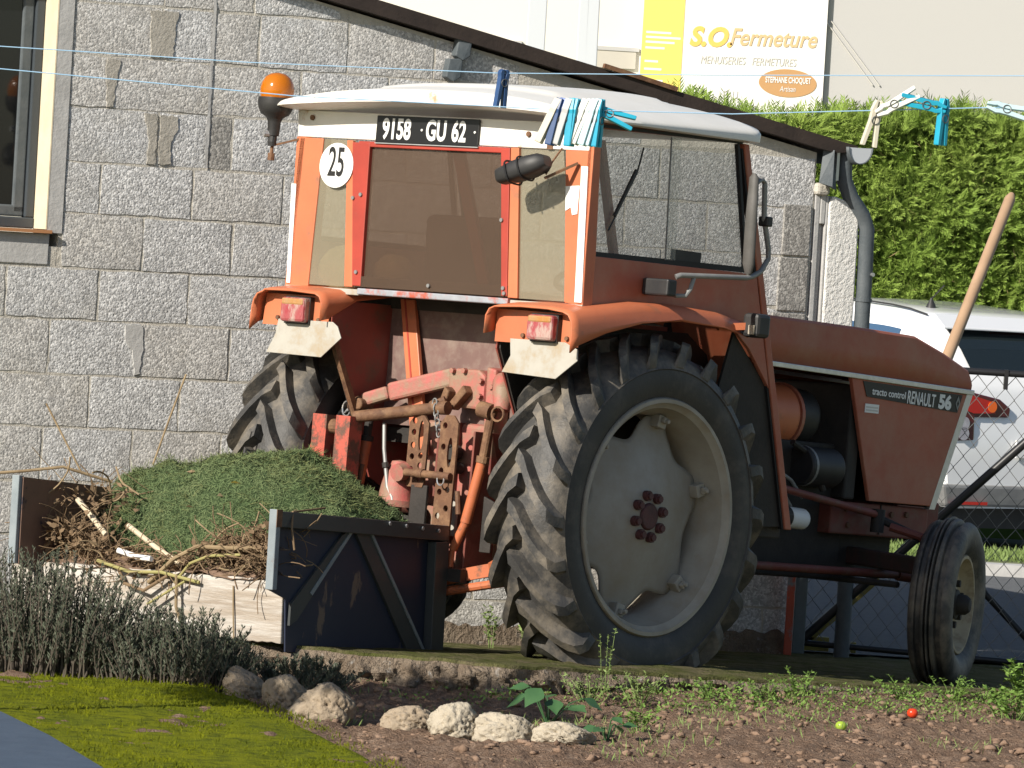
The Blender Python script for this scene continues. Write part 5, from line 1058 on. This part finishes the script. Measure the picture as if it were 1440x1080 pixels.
# ================================================================== WEEDS
def plant(name, x, y, z, h, w, ns, m, label, seed, lf=(.012, .03), cat='weed', group=None, stemr=.0018):
    r = np.random.default_rng(seed); root = empty(name, (x, y, z), 0, label=label, cat=cat, group=group); mb = MB(); A = [[] for _ in range(5)]
    for i in range(ns):
        a = r.uniform(0, 6.28); l = h*r.uniform(.55, 1.05); b = Vector((math.cos(a)*w*.15*r.random(), math.sin(a)*w*.15*r.random(), -.005)); tip = Vector((math.cos(a)*w*.5*r.uniform(.3, 1), math.sin(a)*w*.5*r.uniform(.3, 1), l))
        pts = [b.lerp(tip, t)+Vector((0, 0, .12*l*math.sin(t*3.1))) for t in np.linspace(0, 1, 5)]; mb.tube(pts, [stemr*(1-.6*t) for t in np.linspace(0, 1, 5)], 4, False)
        k = int(8+l*90); f = r.uniform(.2, 1, k); P = np.array([[p.x, p.y, p.z] for p in pts]); ix = np.minimum((f*4).astype(int), 3); fr = (f*4-ix)[:, None]
        ang = r.uniform(0, 6.28, k); D = unit(np.stack([np.cos(ang), np.sin(ang), r.uniform(-.1, .9, k)], 1)); up_ = np.array([0, 0, 1.])+r.normal(0, .4, (k, 3)); N_ = unit(np.cross(D, up_))
        for L_, q in zip(A, (P[ix]*(1-fr)+P[ix+1]*fr, D, N_, r.uniform(*lf, k), r.uniform(.4, .65, k)*np.mean(lf))): L_.append(q)
    mb.build('stems', MT[m], root, fix=False)
    V, F = leaves(*[np.concatenate(q) for q in A]); np_mesh('leaves', V, F, MT[m], root); return root
def gz(x, y): return float(slab_z(np.array([x]), np.array([y]))[0]) if y > edge_y(x) else float(soil_z(x, y))
plant('weed', -.02, 1.55, gz(-.02, 1.55), .17, .12, 7, 'weed2', 'pale weed at the foot of the block wall, left one of the pair', 1, group='weeds by the wall')
plant('weed', .12, 1.55, gz(.12, 1.55), .15, .12, 7, 'weed2', 'pale weed at the foot of the block wall against the big tyre', 2, group='weeds by the wall')
plant('weed', .42, -1.22, gz(.42, -1.22), .26, .10, 4, 'weed2', 'tall thin weed standing in front of the big rear tyre', 3, (.008, .018))
for i, (x, y, h, w, n, l) in enumerate(((.36, -1.45, .14, .30, 16, 'feathery pale weed clump in front of the rear tyre, left part'), (.55, -1.35, .13, .3, 16, 'feathery pale weed clump below the tread of the rear tyre'), (.84, -1.02, .09, .28, 14, 'low bright weed on the slab edge right of the rear tyre'),
       (1.18, -.72, .11, .30, 16, 'bright green weed clump on the slab edge below the engine'), (1.05, -.85, .08, .25, 12, 'small green weed on the slab edge between the wheels'), (1.62, -.40, .09, .30, 14, 'green weed in front of the small front wheel'), (1.82, -.25, .10, .30, 14, 'green weed right below the front tyre'))):
    plant('weed', x, y, gz(x, y), h, w, n, 'weed' if i > 1 else 'weed2', l, 20+i, (.010, .022), group='weeds along the slab edge')
plant('weed', 2.12, -.35, gz(2.12, -.35), .19, .34, 26, 'weed', 'leafy green weed at the right edge of the picture, tallest', 31, (.02, .04), group='weeds in the right corner')
plant('weed', 2.02, -.75, gz(2.02, -.75), .12, .30, 18, 'weed', 'leafy green weed in the right corner, lower and nearer', 32, (.018, .035), group='weeds in the right corner')
plant('weed', .52, -2.6, gz(.52, -2.6), .09, .22, 12, 'weed', 'small leafy weed at the bottom of the soil bed', 34, (.014, .03))
def scatter_weeds():
    n = 420; A = [[] for _ in range(5)]
    x = rng.uniform(-.5, 2.5, n); y = edge_y(x)-.04-np.abs(rng.normal(0, .35, n)); keep = rng.uniform(0, 1, n) < np.clip((x+.2)/1.2, .12, 1); x, y = x[keep], y[keep]
    for a, b in zip(x, y):
        k = rng.integers(8, 26); c = np.array([a, b, gz(a, b)]); s = rng.uniform(.015, .05)
        P = c+np.stack([rng.normal(0, s, k), rng.normal(0, s, k), np.abs(rng.normal(0, s*.5, k))], 1); ang = rng.uniform(0, 6.28, k); D = unit(np.stack([np.cos(ang), np.sin(ang), rng.uniform(.1, 1.2, k)], 1)); N_ = unit(np.cross(D, np.array([0, 0, 1.])+rng.normal(0, .4, (k, 3))))
        for L_, q in zip(A, (P, D, N_, rng.uniform(.008, .022, k), rng.uniform(.004, .011, k))): L_.append(q)
    V, F = leaves(*[np.concatenate(q) for q in A]); tag(np_mesh('ground_weeds', V, F, MT['weed']), kind='stuff')
    # sparse grass on the soil and along the stones
    n = 2600; x = rng.uniform(-.7, 2.4, n); y = edge_y(x)-rng.uniform(.0, 2.6, n); k = fbm(x*2.2, y*1.2, 101, 3) > .06; x, y = x[k], y[k]; n = len(x); z = soil_z(x, y)
    V, F = leaves(np.stack([x, y, z-.003], 1), unit(np.stack([rng.normal(0, .6, n), rng.normal(0, .6, n), np.ones(n)], 1)), unit(np.stack([rng.normal(0, 1, n), rng.normal(0, .3, n), 0*x], 1)), rng.uniform(.02, .055, n), rng.uniform(.002, .005, n))
    tag(np_mesh('soil_grass', V, F, MT['weed2']), kind='stuff')
scatter_weeds()
def broad(x, y, sc, n, label, seed):
    r = np.random.default_rng(seed); z = gz(x, y); root = empty('broadleaf_plant', (x, y, z), 0, label=label, cat='plant', group='broad leaved plants among the pale stones')
    st = MB()
    for i in range(n):
        a = 2*math.pi*i/n+r.uniform(-.4, .4); rad = r.uniform(.05, .15)*sc; h = r.uniform(.05, .15)*sc; c = Vector((math.cos(a)*rad, math.sin(a)*rad, h)); st.tube([(0, 0, -.01), c*.6+Vector((0, 0, .02)), c], .0025, 5, False)
        L_ = r.uniform(.075, .12)*sc; wv = L_*.36; d = Vector((math.cos(a), math.sin(a)*.7, r.uniform(-.5, .1))).normalized(); sd = d.cross(Vector((0, -.45, 1))).normalized(); nn = sd.cross(d)
        m = MB(); prof = [0, .55, .9, 1, .85, .55, .25, 0]; vs = []
        for j, q in enumerate(prof):
            p = c+d*L_*j/7+nn*(-.10*L_*(j/7)**2)
            for k, e in enumerate((-1, -.5, 0, .5, 1)): vs.append(p+sd*wv*q*e*(1+.08*math.sin(j*5+k))+nn*(.16*wv*abs(e)*q))
        m.add(vs, [(j*5+k, j*5+k+1, j*5+k+6, j*5+k+5) for j in range(7) for k in range(4)]); m.build('leaf', MT['broad'], root, smooth=True)
    st.build('stems', MT['broad'], root, fix=False)
broad(.20, -2.55, .95, 8, 'larger dark green broad leaved plant behind the flat pale stone', 5)
broad(.40, -2.95, .62, 6, 'smaller dark broad leaved plant at the bottom edge, right of the pale stones', 6)
def tomato(x, y, r, m, label):
    z = gz(x, y); o = MB().lathe([(0, -.85*r), (.5*r, -.78*r), (.86*r, -.45*r), (1.0*r, 0), (.9*r, .42*r), (.6*r, .74*r), (.2*r, .82*r), (0, .78*r)], 'z', 24).build('tomato', MT[m], smooth=True, angle=180)
    o.location = (x, y, z+r*.85); tag(o, label, 'tomato')
tomato(1.295, -1.65, .022, 'tomgreen', 'small green tomato lying on the brown soil')
tomato(1.60, -1.10, .022, 'tomred', 'small red tomato lying on the brown soil')

# ================================================================== FENCE
def build_fence():
    f = empty('wire_fence', (1.33, 2.85, -.16), 0, label='chain link fence with crossed black braces behind the small front wheel', cat='fence')
    o = Vector((1.33, 2.85, -.16))
    def fb(m, name, mt, par=f, **k): return m.build(name, MT[mt], par, off=tuple(-o), **k)
    p = .086; x0, x1, z0, z1 = 1.36, 2.95, -.12, 1.16; m = MB(); nw = int((x1-x0)/(p/2)); nh = int((z1-z0)/(p*.62))
    for i in range(nw):
        xa = x0+i*p/2
        pts = [(xa+(p/4 if (j+i) % 2 else -p/4)*1.06, 2.85+(.0016 if j % 2 else -.0016), z0+j*p*.62) for j in range(nh+1)]
        m.tube(pts, .0026, 4, False)
    tag(fb(m, 'wire_mesh', 'wire', fix=False), kind='stuff')
    fb(MB().cyl((1.3, 2.85, 1.176), (3.2, 2.85, 1.172), .016, 12), 'top_rail', 'blackpaint', smooth=True)
    fb(MB().cyl((1.36, 2.85, -.105), (3.2, 2.85, -.165), .014, 10), 'bottom_rail', 'blackpaint', smooth=True)
    fb(MB().cyl((1.364, 2.83, -.112), (2.75, 2.83, 1.27), .020, 12), 'brace', 'blackpaint', smooth=True)
    fb(MB().cyl((1.55, 2.872, .80), (2.62, 2.872, -.23), .016, 12), 'brace', 'blackpaint', smooth=True)
    fb(MB().box((2.232, 2.83, 1.10), (2.25, 2.87, 1.19)), 'clip', 'blackpaint')
    fb(MB().box((1.296, 2.62, -.15), (1.330, 2.66, .36)), 'end_post', 'postred', bevel=.003)
    fb(MB().box((1.340, 2.76, -.15), (1.395, 2.82, .40)), 'hinge_post', 'postblue', bevel=.004)
    g = empty('gate_frame', (1.5, 3.0, -.155), 0, label='yellow green steel trestle standing behind the chain link fence', cat='gate'); q = Vector((1.5, 3.0, -.155))
    MB().bar((1.40, 3.0, -.125), (1.73, 3.0, .20), .03, .04, (0, 1, 0)).build('slanted_bar', MT['yellowpaint'], g, off=tuple(-q), bevel=.003)  # bar of a yellow green gate frame behind the fence
    MB().box((1.40, 2.98, -.15), (1.52, 3.02, -.085)).build('foot_plate', MT['yellowpaint'], g, off=tuple(-q), bevel=.003)
    MB().box((1.62, 2.98, -.15), (1.645, 3.02, -.10)).build('foot_plate', MT['yellowpaint'], g, off=tuple(-q), bevel=.003)
    h = MB().tube([(1.715, 2.28, .607), (1.944, 2.805, 1.167), (2.272, 3.555, 1.975), (2.282, 3.578, 1.998)], [.027, .027, .026, .014], 16).build('tool_handle', MT['wood'], smooth=True); tag(h, 'bare wooden tool handle leaning over the fence from the tractor nose', 'handle')
build_fence()

# ================================================================== CAR
def build_car():
    ha = R(125); root = empty('parked_car', (2.70+.85*.819, 12.0+.85*.574, -.15), ha, label='white hatchback car parked behind the fence, seen from its rear left corner', cat='car')
    def zt(x): return float(np.interp(x, [-.02, .0, .06, .12, .20, .34, .44, .52, .75, 1.3, 2.0, 2.5, 2.9, 3.3, 3.6, 4.0, 4.12], [.62, 1.02, 1.12, 1.19, 1.29, 1.42, 1.475, 1.51, 1.545, 1.575, 1.56, 1.48, 1.27, 1.08, 1.03, .90, .6]))
    def wd(x): return float(np.interp(x, [-.02, .05, .3, 1, 3, 3.7, 4.12], [.80, .845, .87, .885, .885, .85, .70]))
    xs = sorted(set([-.02, 0, .03, .06, .09, .12, .16, .2, .25, .3, .34, .39, .44, .48, .52, .6]+list(np.linspace(.7, 4.12, 40))))
    belt = 1.10; V = []; n = 0; rows = []
    for x in xs:
        w = wd(x); t = zt(x); P = [(0, .30), (w*.86, .29), (w*.97, .36), (w, .55), (w*1.005, .78), (w*.99, .95)]
        if t > belt+.02:
            h = t-belt; P += [(w*.965, belt), (w*.955, belt+.05*h), (w*.90, belt+.35*h), (w*.83, belt+.68*h), (w*.76, belt+.86*h), (w*.66, belt+.955*h), (w*.45, belt+.99*h), (w*.2, t), (0, t)]
        else:
            P += [(w*.96, min(belt, t-.01)), (w*.95, t-.008), (w*.9, t-.004), (w*.8, t-.002), (w*.7, t), (w*.6, t), (w*.4, t), (w*.2, t), (0, t)]
        P = [(y, min(z, t)) for y, z in P]
        rows.append([(x, y, z) for y, z in P]+[(x, -y, z) for y, z in P[-2:0:-1]])
    k = len(rows[0]); m = MB(); m.v = [p for r_ in rows for p in r_]
    m.f = [(i*k+j, i*k+(j+1) % k, (i+1)*k+(j+1) % k, (i+1)*k+j) for i in range(len(rows)-1) for j in range(k)]+[tuple(range(k)), tuple(range((len(rows)-1)*k, len(rows)*k))]
    body = m.build('body', MT['carwhite'], root, smooth=True, angle=30)
    def patch(name, mt, cond, off):
        me = body.data; fs = [p for p in me.polygons if cond(p.center)]
        q = MB()
        for p in fs:
            vs = [me.vertices[i].co+p.normal*off for i in p.vertices]; q.add(vs, [tuple(range(len(vs)))])
        return q.build(name, MT[mt], root, smooth=False)
    patch('rear_window', 'carglass', lambda c: .07 < c.x < .36 and abs(c.y) < .58 and c.z > 1.16 and c.z < 1.44, .006)
    patch('side_window', 'carglassb', lambda c: .62 < c.x < 2.5 and c.y > .55 and 1.14 < c.z < 1.42, .005)
    patch('side_window', 'carglassb', lambda c: .62 < c.x < 2.5 and c.y < -.55 and 1.14 < c.z < 1.42, .005)
    for s in (1, -1):
        o = [(.845, 1.03), (.70, 1.035), (.40, .985), (.31, .93), (.32, .87), (.60, .865), (.595, .72), (.80, .71), (.858, .88)]
        L = MB().prism([(-.025, s*y, z) for y, z in o], (.06, 0, 0)).build('tail_lamp', MT['taildark'], root, bevel=.01)
        MB().prism([(-.031, s*y, z) for y, z in [(.80, 1.01), (.69, 1.015), (.46, .965), (.44, .895), (.62, .89), (.72, .92)]], (.004, 0, 0)).build('red_lens', MT['taillamp'], L)
        MB().cyl((-.033, s*.47, .935), (-.036, s*.47, .935), .036, 18).build('orange_bulb', MT['taillampo'], L)  # orange ball in the lamp, plain colour without emission
        for z in (.825, .76): MB().cyl((-.028, s*.69, z), (-.036, s*.69, z), .042, 16).build('clear_lens', MT['tailclear'], L)
    MB().prism([(-.04, .84, .44), (-.05, -.84, .44), (-.03, -.80, .30), (-.03, .80, .30)], (.08, 0, 0)).build('bumper_insert', MT['grey'], root, bevel=.02)
    for s in (1, -1): MB().box((-.055, s*.62-.14, .315), (-.04, s*.62+.14, .335)).build('reflector', MT['taillamp'], root)
    MB().box((.30, -.22, 1.415), (.34, .22, 1.44)).build('brake_light', MT['taillamp'], root)
    MB().prism([(.26, -.66, 1.405), (.26, .66, 1.405), (.42, .62, 1.485), (.42, -.62, 1.485)], (0, 0, .015)).build('spoiler', MT['carwhite'], root, bevel=.006)
    a = MB().lathe([(.035, 0), (.028, .02), (.012, .05), (.008, .065)], 'z', 12, (.72, .40, 1.53)); an = a.build('antenna', MT['black'], root, smooth=True)
    MB().tube([(.72, .40, 1.59), (.60, .40, 1.68)], .004, 6).build('rod', MT['black'], an)
    MB().box((-.045, -.26, .62), (-.03, .26, .73)).build('plate_holder', MT['cleanwhite'], root)
    w0 = None
    for x in (.72, 3.28):
        for s in (1, -1):
            t = MB().lathe([(.19, s*.0), (.19, s*.08), (.25, s*.1), (.30, s*.09), (.31, s*.05), (.31, -s*.1), (.2, -s*.1)], 'y', 28, (x, s*.78, .31)).build('wheel', MT['sidewall'], root, smooth=True)
            MB().lathe([(0, s*.08), (.17, s*.07), (.19, s*.085)], 'y', 24, (x, s*.78, .31)).build('rim', MT['alu'], t, smooth=True)
    MB().box((.1, -.78, .16), (4.0, .78, .30)).build('underbody', MT['black'], root)
    MB().tube([(x, .615*wd(x)/.885, zt(x)-.012) for x in np.linspace(.5, 2.4, 12)], .006, 6).build('roof_seam', MT['black'], root)
build_car()

# ================================================================== HEDGE
def build_hedge():
    hd = empty('conifer_hedge', (2.5, 15.2, -.2), 0, label='tall clipped bright green conifer hedge behind the white car', cat='hedge'); o = np.array([2.5, 15.2, -.2])
    def top(x): return 2.62+.25*fbm(x*1.2, x*0, 111, 3)+.03*(x-1.5)
    n = 60; U = np.linspace(.2, 5.5, n); Z = np.linspace(-.2, 1, 30); X = np.repeat(U[:, None], 30, 1); T = np.repeat(np.linspace(0, 1, 30)[None], n, 0)
    ZZ = -.2+(top(X)+.0+.2)*T; YY = 15.12+.25*fbm(X*2, ZZ*2, 113, 3)
    P = np.stack([X, YY, ZZ], 2); P2 = P.copy(); P2[..., 1] += 1.0
    F = [(i*30+j, (i+1)*30+j, (i+1)*30+j+1, i*30+j+1) for i in range(n-1) for j in range(29)]; N0 = n*30
    F2 = F+[tuple(a+N0 for a in f) for f in F]+[(i*30+29, (i+1)*30+29, N0+(i+1)*30+29, N0+i*30+29) for i in range(n-1)]
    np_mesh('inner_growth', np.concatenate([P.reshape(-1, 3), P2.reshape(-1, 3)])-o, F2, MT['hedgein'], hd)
    k = 28000; x = rng.uniform(.3, 5.3, k); t = rng.uniform(.45, 1.0, k); tp = top(x); z = -.2+(tp+.2)*t; y = 15.06+.25*fbm(x*2, z*2, 113, 3)+.20*fbm(x*6, z*6, 115, 2)
    tops = rng.uniform(0, 1, k) < .10; z = np.where(tops, tp-.10, z); y = np.where(tops, rng.uniform(15.0, 15.9, k), y)
    B = np.stack([x, y, z], 1); sl = fbm(x*1.5, z*1.5, 117, 2)*2
    D = unit(np.stack([rng.normal(.35, .5, k)+sl, -rng.uniform(.25, 1.0, k), rng.normal(.25, .45, k)], 1)); D = np.where(tops[:, None], unit(np.stack([rng.normal(0, .28, k), rng.normal(-.2, .3, k), rng.uniform(.8, 1.2, k)], 1)), D)
    S_ = unit(np.cross(D, np.array([0, -.6, .8])+rng.normal(0, .35, (k, 3)))); ln = rng.uniform(.06, .14, k)*np.where(tops, rng.uniform(1.0, 2.1, k), 1)
    A = [[] for _ in range(5)]
    def put(P, d, s, l, w):
        for L_, q in zip(A, (P, d, s, l, w)): L_.append(q)
    put(B, D, S_, ln, ln*.045)
    dr = np.array([0, 0, -1.])
    for j in range(9):
        f = .12+.095*j
        for sg in (-1, 1):
            put(B+D*(ln*f)[:, None], unit(D*.9+S_*sg*.62+dr*.10+rng.normal(0, .10, (k, 3))), unit(np.cross(D, S_)*.5+S_), ln*(.46-.030*j), ln*.042)
    V, F = leaves(*[np.concatenate(q) for q in A]); tag(np_mesh('foliage', V-o, F, MT['hedge'], hd), kind='stuff')
    k = 500; x = rng.uniform(.5, 5, k); z = rng.uniform(1.2, 2.6, k); y = 15.0+.25*fbm(x*2, z*2, 113, 3)
    V, F = leaves(np.stack([x, y, z], 1), unit(rng.normal(0, 1, (k, 3))+np.array([0, 0, .4])), unit(rng.normal(0, 1, (k, 3))), rng.uniform(.03, .11, k), rng.uniform(.004, .007, k)); tag(np_mesh('dry_twigs', V-o, F, MT['hedgedry'], hd), kind='stuff')
build_hedge()

# ================================================================== BUILDING WITH THE SIGN
def build_signs():
    Y0 = 34.0; b = empty('commercial_building', (1.5, Y0+4, -.3), 0, label='bright cream and grey business building beyond the hedge', cat='building'); o = Vector((1.5, Y0+4, -.3))
    def bb(m, name, mt, par=b, **k): return m.build(name, MT[mt], par, off=tuple(-o), **k)
    bb(MB().box((-9, Y0+.06, -.3), (3.04, Y0+8, 6.2)), 'cream_wall', 'signwall'); bb(MB().box((3.045, Y0+.02, -.3), (14, Y0+8, 5.6)), 'grey_wall', 'greyfacade')
    for x0 in (.60, -.62): sh = bb(MB().box((x0, Y0+.02, 3.52), (x0+.48, Y0+.058, 3.70)), 'shutter', 'shutter'); bb(MB().box((x0-.03, Y0+.01, 3.70), (x0+.51, Y0+.058, 3.74)), 'shutter_box', 'greyfacade', sh)
    bb(MB().tube([(3.02, Y0-.0, 4.14), (3.55, Y0, 3.50)], .007, 6), 'cable', 'greyprint'); bb(MB().tube([(3.08, Y0-.0, 4.14), (3.62, Y0, 3.50)], .007, 6), 'cable', 'greyprint')
    s = empty('shop_sign', (2.08, Y0, 3.0), 0, label='white shop sign with a yellow left band and brown oval, above the hedge', cat='sign'); so_ = Vector((2.08, Y0, 3.0))
    def sb(m, name, mt, par=s, **k): return m.build(name, MT[mt], par, off=tuple(-so_), **k)
    bo = sb(MB().box((1.13, Y0-.05, 3.05), (3.035, Y0+.055, 4.45)), 'board', 'signboard'); sb(MB().box((1.13, Y0-.055, 3.05), (1.555, Y0-.0505, 4.45)), 'yellow_band', 'yellow')
    AX = ((1, 0, .024), (-.024, 0, 1))
    def st(name, t, size, x, z, m, y=-.056, **k): return text(name, t, size, (x-so_.x, Y0+y-so_.y, z-so_.z), AX[0], AX[1], MT[m], s, depth=.0006, **k)
    st('sign_initials', 'S.O.', .27, 1.62, 3.885, 'orangeprint', shear=.25, bold=.012, sx=.95); st('sign_name', 'Fermeture', .25, 2.03, 3.905, 'beigeprint', shear=.3, bold=.004, sx=.84)
    st('sign_trade', 'MENUISERIES   FERMETURES', .115, 1.745, 3.655, 'greyprint', shear=.2, sx=.70)
    st('sign_town', '62       EAU', .115, 1.74, 3.30, 'greyprint', shear=.1, sx=.75)
    sb(MB().prism([(2.665+.30*math.cos(a), Y0-.056, 3.468+.145*math.sin(a)) for a in np.linspace(0, 2*math.pi, 49)[:-1]], (0, .005, 0)), 'brown_oval', 'brownprint')
    st('oval_name', 'STEPHANE CHOQUET', .085, 2.668, 3.495, 'ink', y=-.060, align='CENTER', sx=.56, bold=.002); st('oval_line', 'Artisan', .08, 2.668, 3.405, 'ink', y=-.060, align='CENTER', sx=.7, shear=.2)
    for i, (w, z) in enumerate(((.26, 3.90), (.36, 3.85), (.30, 3.80), (.2, 3.74), (.14, 3.60), (.18, 3.52), (.2, 3.40), (.26, 3.32))): sb(MB().box((1.17, Y0-.058, z), (1.17+w, Y0-.0555, z+.022)), 'band_line', 'ink')
    for x, w, lean, l in ((.03, .09, .0, 'pale grey post left of the yellow sign band, behind the roof edge'), (.50, .05, .03, 'pale grey pole, left one of a close pair behind the roof edge'), (.60, .06, .045, 'pale grey pole, right one of a close pair behind the roof edge')):
        p = MB().prism([(x-w, 30, -.3), (x+w, 30, -.3), (x+w-lean, 30, 5.2), (x-w-lean, 30, 5.2)], (0, .12, 0)).build('post', MT['postgrey'], bevel=.01); tag(p, l, 'post', 'posts in front of the business building')
build_signs()

# ================================================================== WASHING LINES AND PEGS
L1 = [(-1.6, 1.905), (-.886, 1.900), (-.47, 1.898), (-.055, 1.905), (.30, 1.923), (.821, 1.953), (1.6, 2.005)]; L2 = [(-1.6, 1.875), (-.834, 1.849), (-.368, 1.834), (.019, 1.837), (.321, 1.847), (.778, 1.886), (1.6, 1.965)]
tag(MB().tube([(x, -12.5, z) for x, z in L1], .00085, 6).build('washing_line', MT['line'], smooth=True), 'upper blue washing line crossing in front of the tractor roof', 'washing line')
tag(MB().tube([(x, -13.0, z) for x, z in L2], .00085, 6).build('washing_line', MT['line'], smooth=True), 'lower blue washing line with the bunch of clothes pegs', 'washing line')
def line_z(x, L): return float(np.interp(x, [p[0] for p in L], [p[1] for p in L]))
def peg(x, L, y, m, tilt, twist, splay, label, group=None, up=.016, dz=0):
    e = empty('clothes_peg', (x, y, line_z(x, L)+dz), 0, label=label, cat='clothes peg', group=group); e.rotation_euler = (0, R(tilt), R(twist)); e.rotation_mode = 'ZYX'
    for s in (-1, 1):
        a = splay*.5; w = .0055
        def X(z, o): return s*(o+max(0, -z-.018)*math.tan(R(a))+max(0, z+.018)*.02)
        prof = [(up, .0006, .004), (.004, .0014, .0065), (0, .0026, .0065), (-.006, .001, .0072), (-.018, .0008, .0078), (-.030, .0012, .0072), (-.056, .0016, .0062), (-.058, .002, .005)]
        inn = [(X(z, i), z) for z, i, t in prof]; out = [(X(z, i)+s*t, z) for z, i, t in prof][::-1]
        MB().prism([(px, -w, z) for px, z in inn+out], (0, 2*w, 0)).build('arm', MT[m], e, bevel=.0008)
    ring = [(.0062*math.cos(t), -.0064, -.016+.0062*math.sin(t)) for t in np.linspace(0, 2*math.pi, 15)]
    MB().tube(ring, .0008, 5, False).tube([(p[0], .0064, p[2]) for p in ring], .0008, 5, False).build('spring', MT['wire'], e)
G_ = 'clothes pegs bunched on the lower line'
peg(-.0445, L1, -12.5, 'pnavy', 4, 35, 9, 'single navy blue peg hanging on the upper line above the cab roof', up=.006)
for x, m, ti, tw, sp, l in ((.040, 'pcream', 22, 75, 5, 'cream peg slanting to the left, first of the bunch'), (.046, 'pnavy', 10, 70, 5, 'navy peg behind the first cream peg of the bunch'), (.052, 'pblue', 12, 70, 4, 'mid blue peg second from the left in the bunch'), (.060, 'pgrey', 14, 72, 4, 'grey peg between the blue and the first turquoise peg'),
      (.068, 'pteal', 2, 68, 4, 'turquoise peg in the middle of the bunch, left of the wide white ones'), (.073, 'pteal', 6, 66, 4, 'turquoise peg tucked behind the white pegs'), (.085, 'pwhite', 18, 72, 4, 'white peg slanting left in the middle of the bunch'), (.093, 'pwhite', 19, 70, 4, 'white peg just right of the middle of the bunch'),
      (.101, 'pice', 14, 70, 4, 'pale blue peg right of the white pegs in the bunch'), (.108, 'pice', 12, 66, 5, 'pale blue peg beside the last turquoise pegs'), (.112, 'pteal', 3, 60, 6, 'turquoise peg hanging at the right end of the bunch')):
    peg(x, L2, -13.0-random.uniform(0, .004), m, ti, tw, sp, l, G_, up=.018)
peg(.112, L2, -12.995, 'pteal', -72, 10, 14, 'turquoise peg sticking out sideways at the right end of the bunch', G_)
peg(.547, L2, -13.0, 'pcream', 10, 15, 16, 'cream peg with spread arms hanging in front of the hedge', 'clothes pegs in front of the hedge')
peg(.560, L2, -13.004, 'pwhite', -122, 10, 10, 'white peg pointing up to the right beside the cream peg', 'clothes pegs in front of the hedge', dz=.001)
peg(.652, L2, -13.0, 'pteal', 2, 40, 6, 'turquoise peg hanging straight in front of the hedge', 'clothes pegs in front of the hedge')
peg(.640, L2, -13.004, 'pteal', 100, 10, 6, 'turquoise peg lying sideways on top of the hanging turquoise one', 'clothes pegs in front of the hedge', dz=.003)
peg(.735, L2, -13.0, 'pice', -80, 10, 12, 'pale peg lying sideways at the right edge of the picture', 'clothes pegs in front of the hedge')

# ================================================================== SMALL TREE BESIDE THE VIEW, WHOSE SHADE LIES ON THE BED
def build_tree():
    t = empty('young_tree', (-2.8, -4.7, -.05), 0, label='young round headed garden tree left of the view, shading the soil bed', cat='tree')
    m = MB().tube([(0, 0, -.02), (.02, .01, .8), (0, 0, 1.7), (.03, 0, 2.1)], [.03, .026, .02, .01], 10)
    for i in range(9): a = i*.7; m.tube([(0, 0, 1.5+.05*i), (.2*math.cos(a), .2*math.sin(a), 1.75+.05*i), (.38*math.cos(a), .38*math.sin(a), 1.9+.03*i)], [.012, .008, .003], 6)
    m.build('trunk', MT['twig'], t, fix=False)
    k = 4200; d = unit(rng.normal(0, 1, (k, 3))); r = rng.uniform(.35, 1, k)**.5; P = d*r[:, None]*np.array([.62, .55, .38])+np.array([0, 0, 2.04])
    V, F = leaves(P, unit(rng.normal(0, 1, (k, 3))), unit(rng.normal(0, 1, (k, 3))), rng.uniform(.05, .10, k), rng.uniform(.03, .05, k)); np_mesh('crown', V, F, MT['broad'], t)
build_tree()
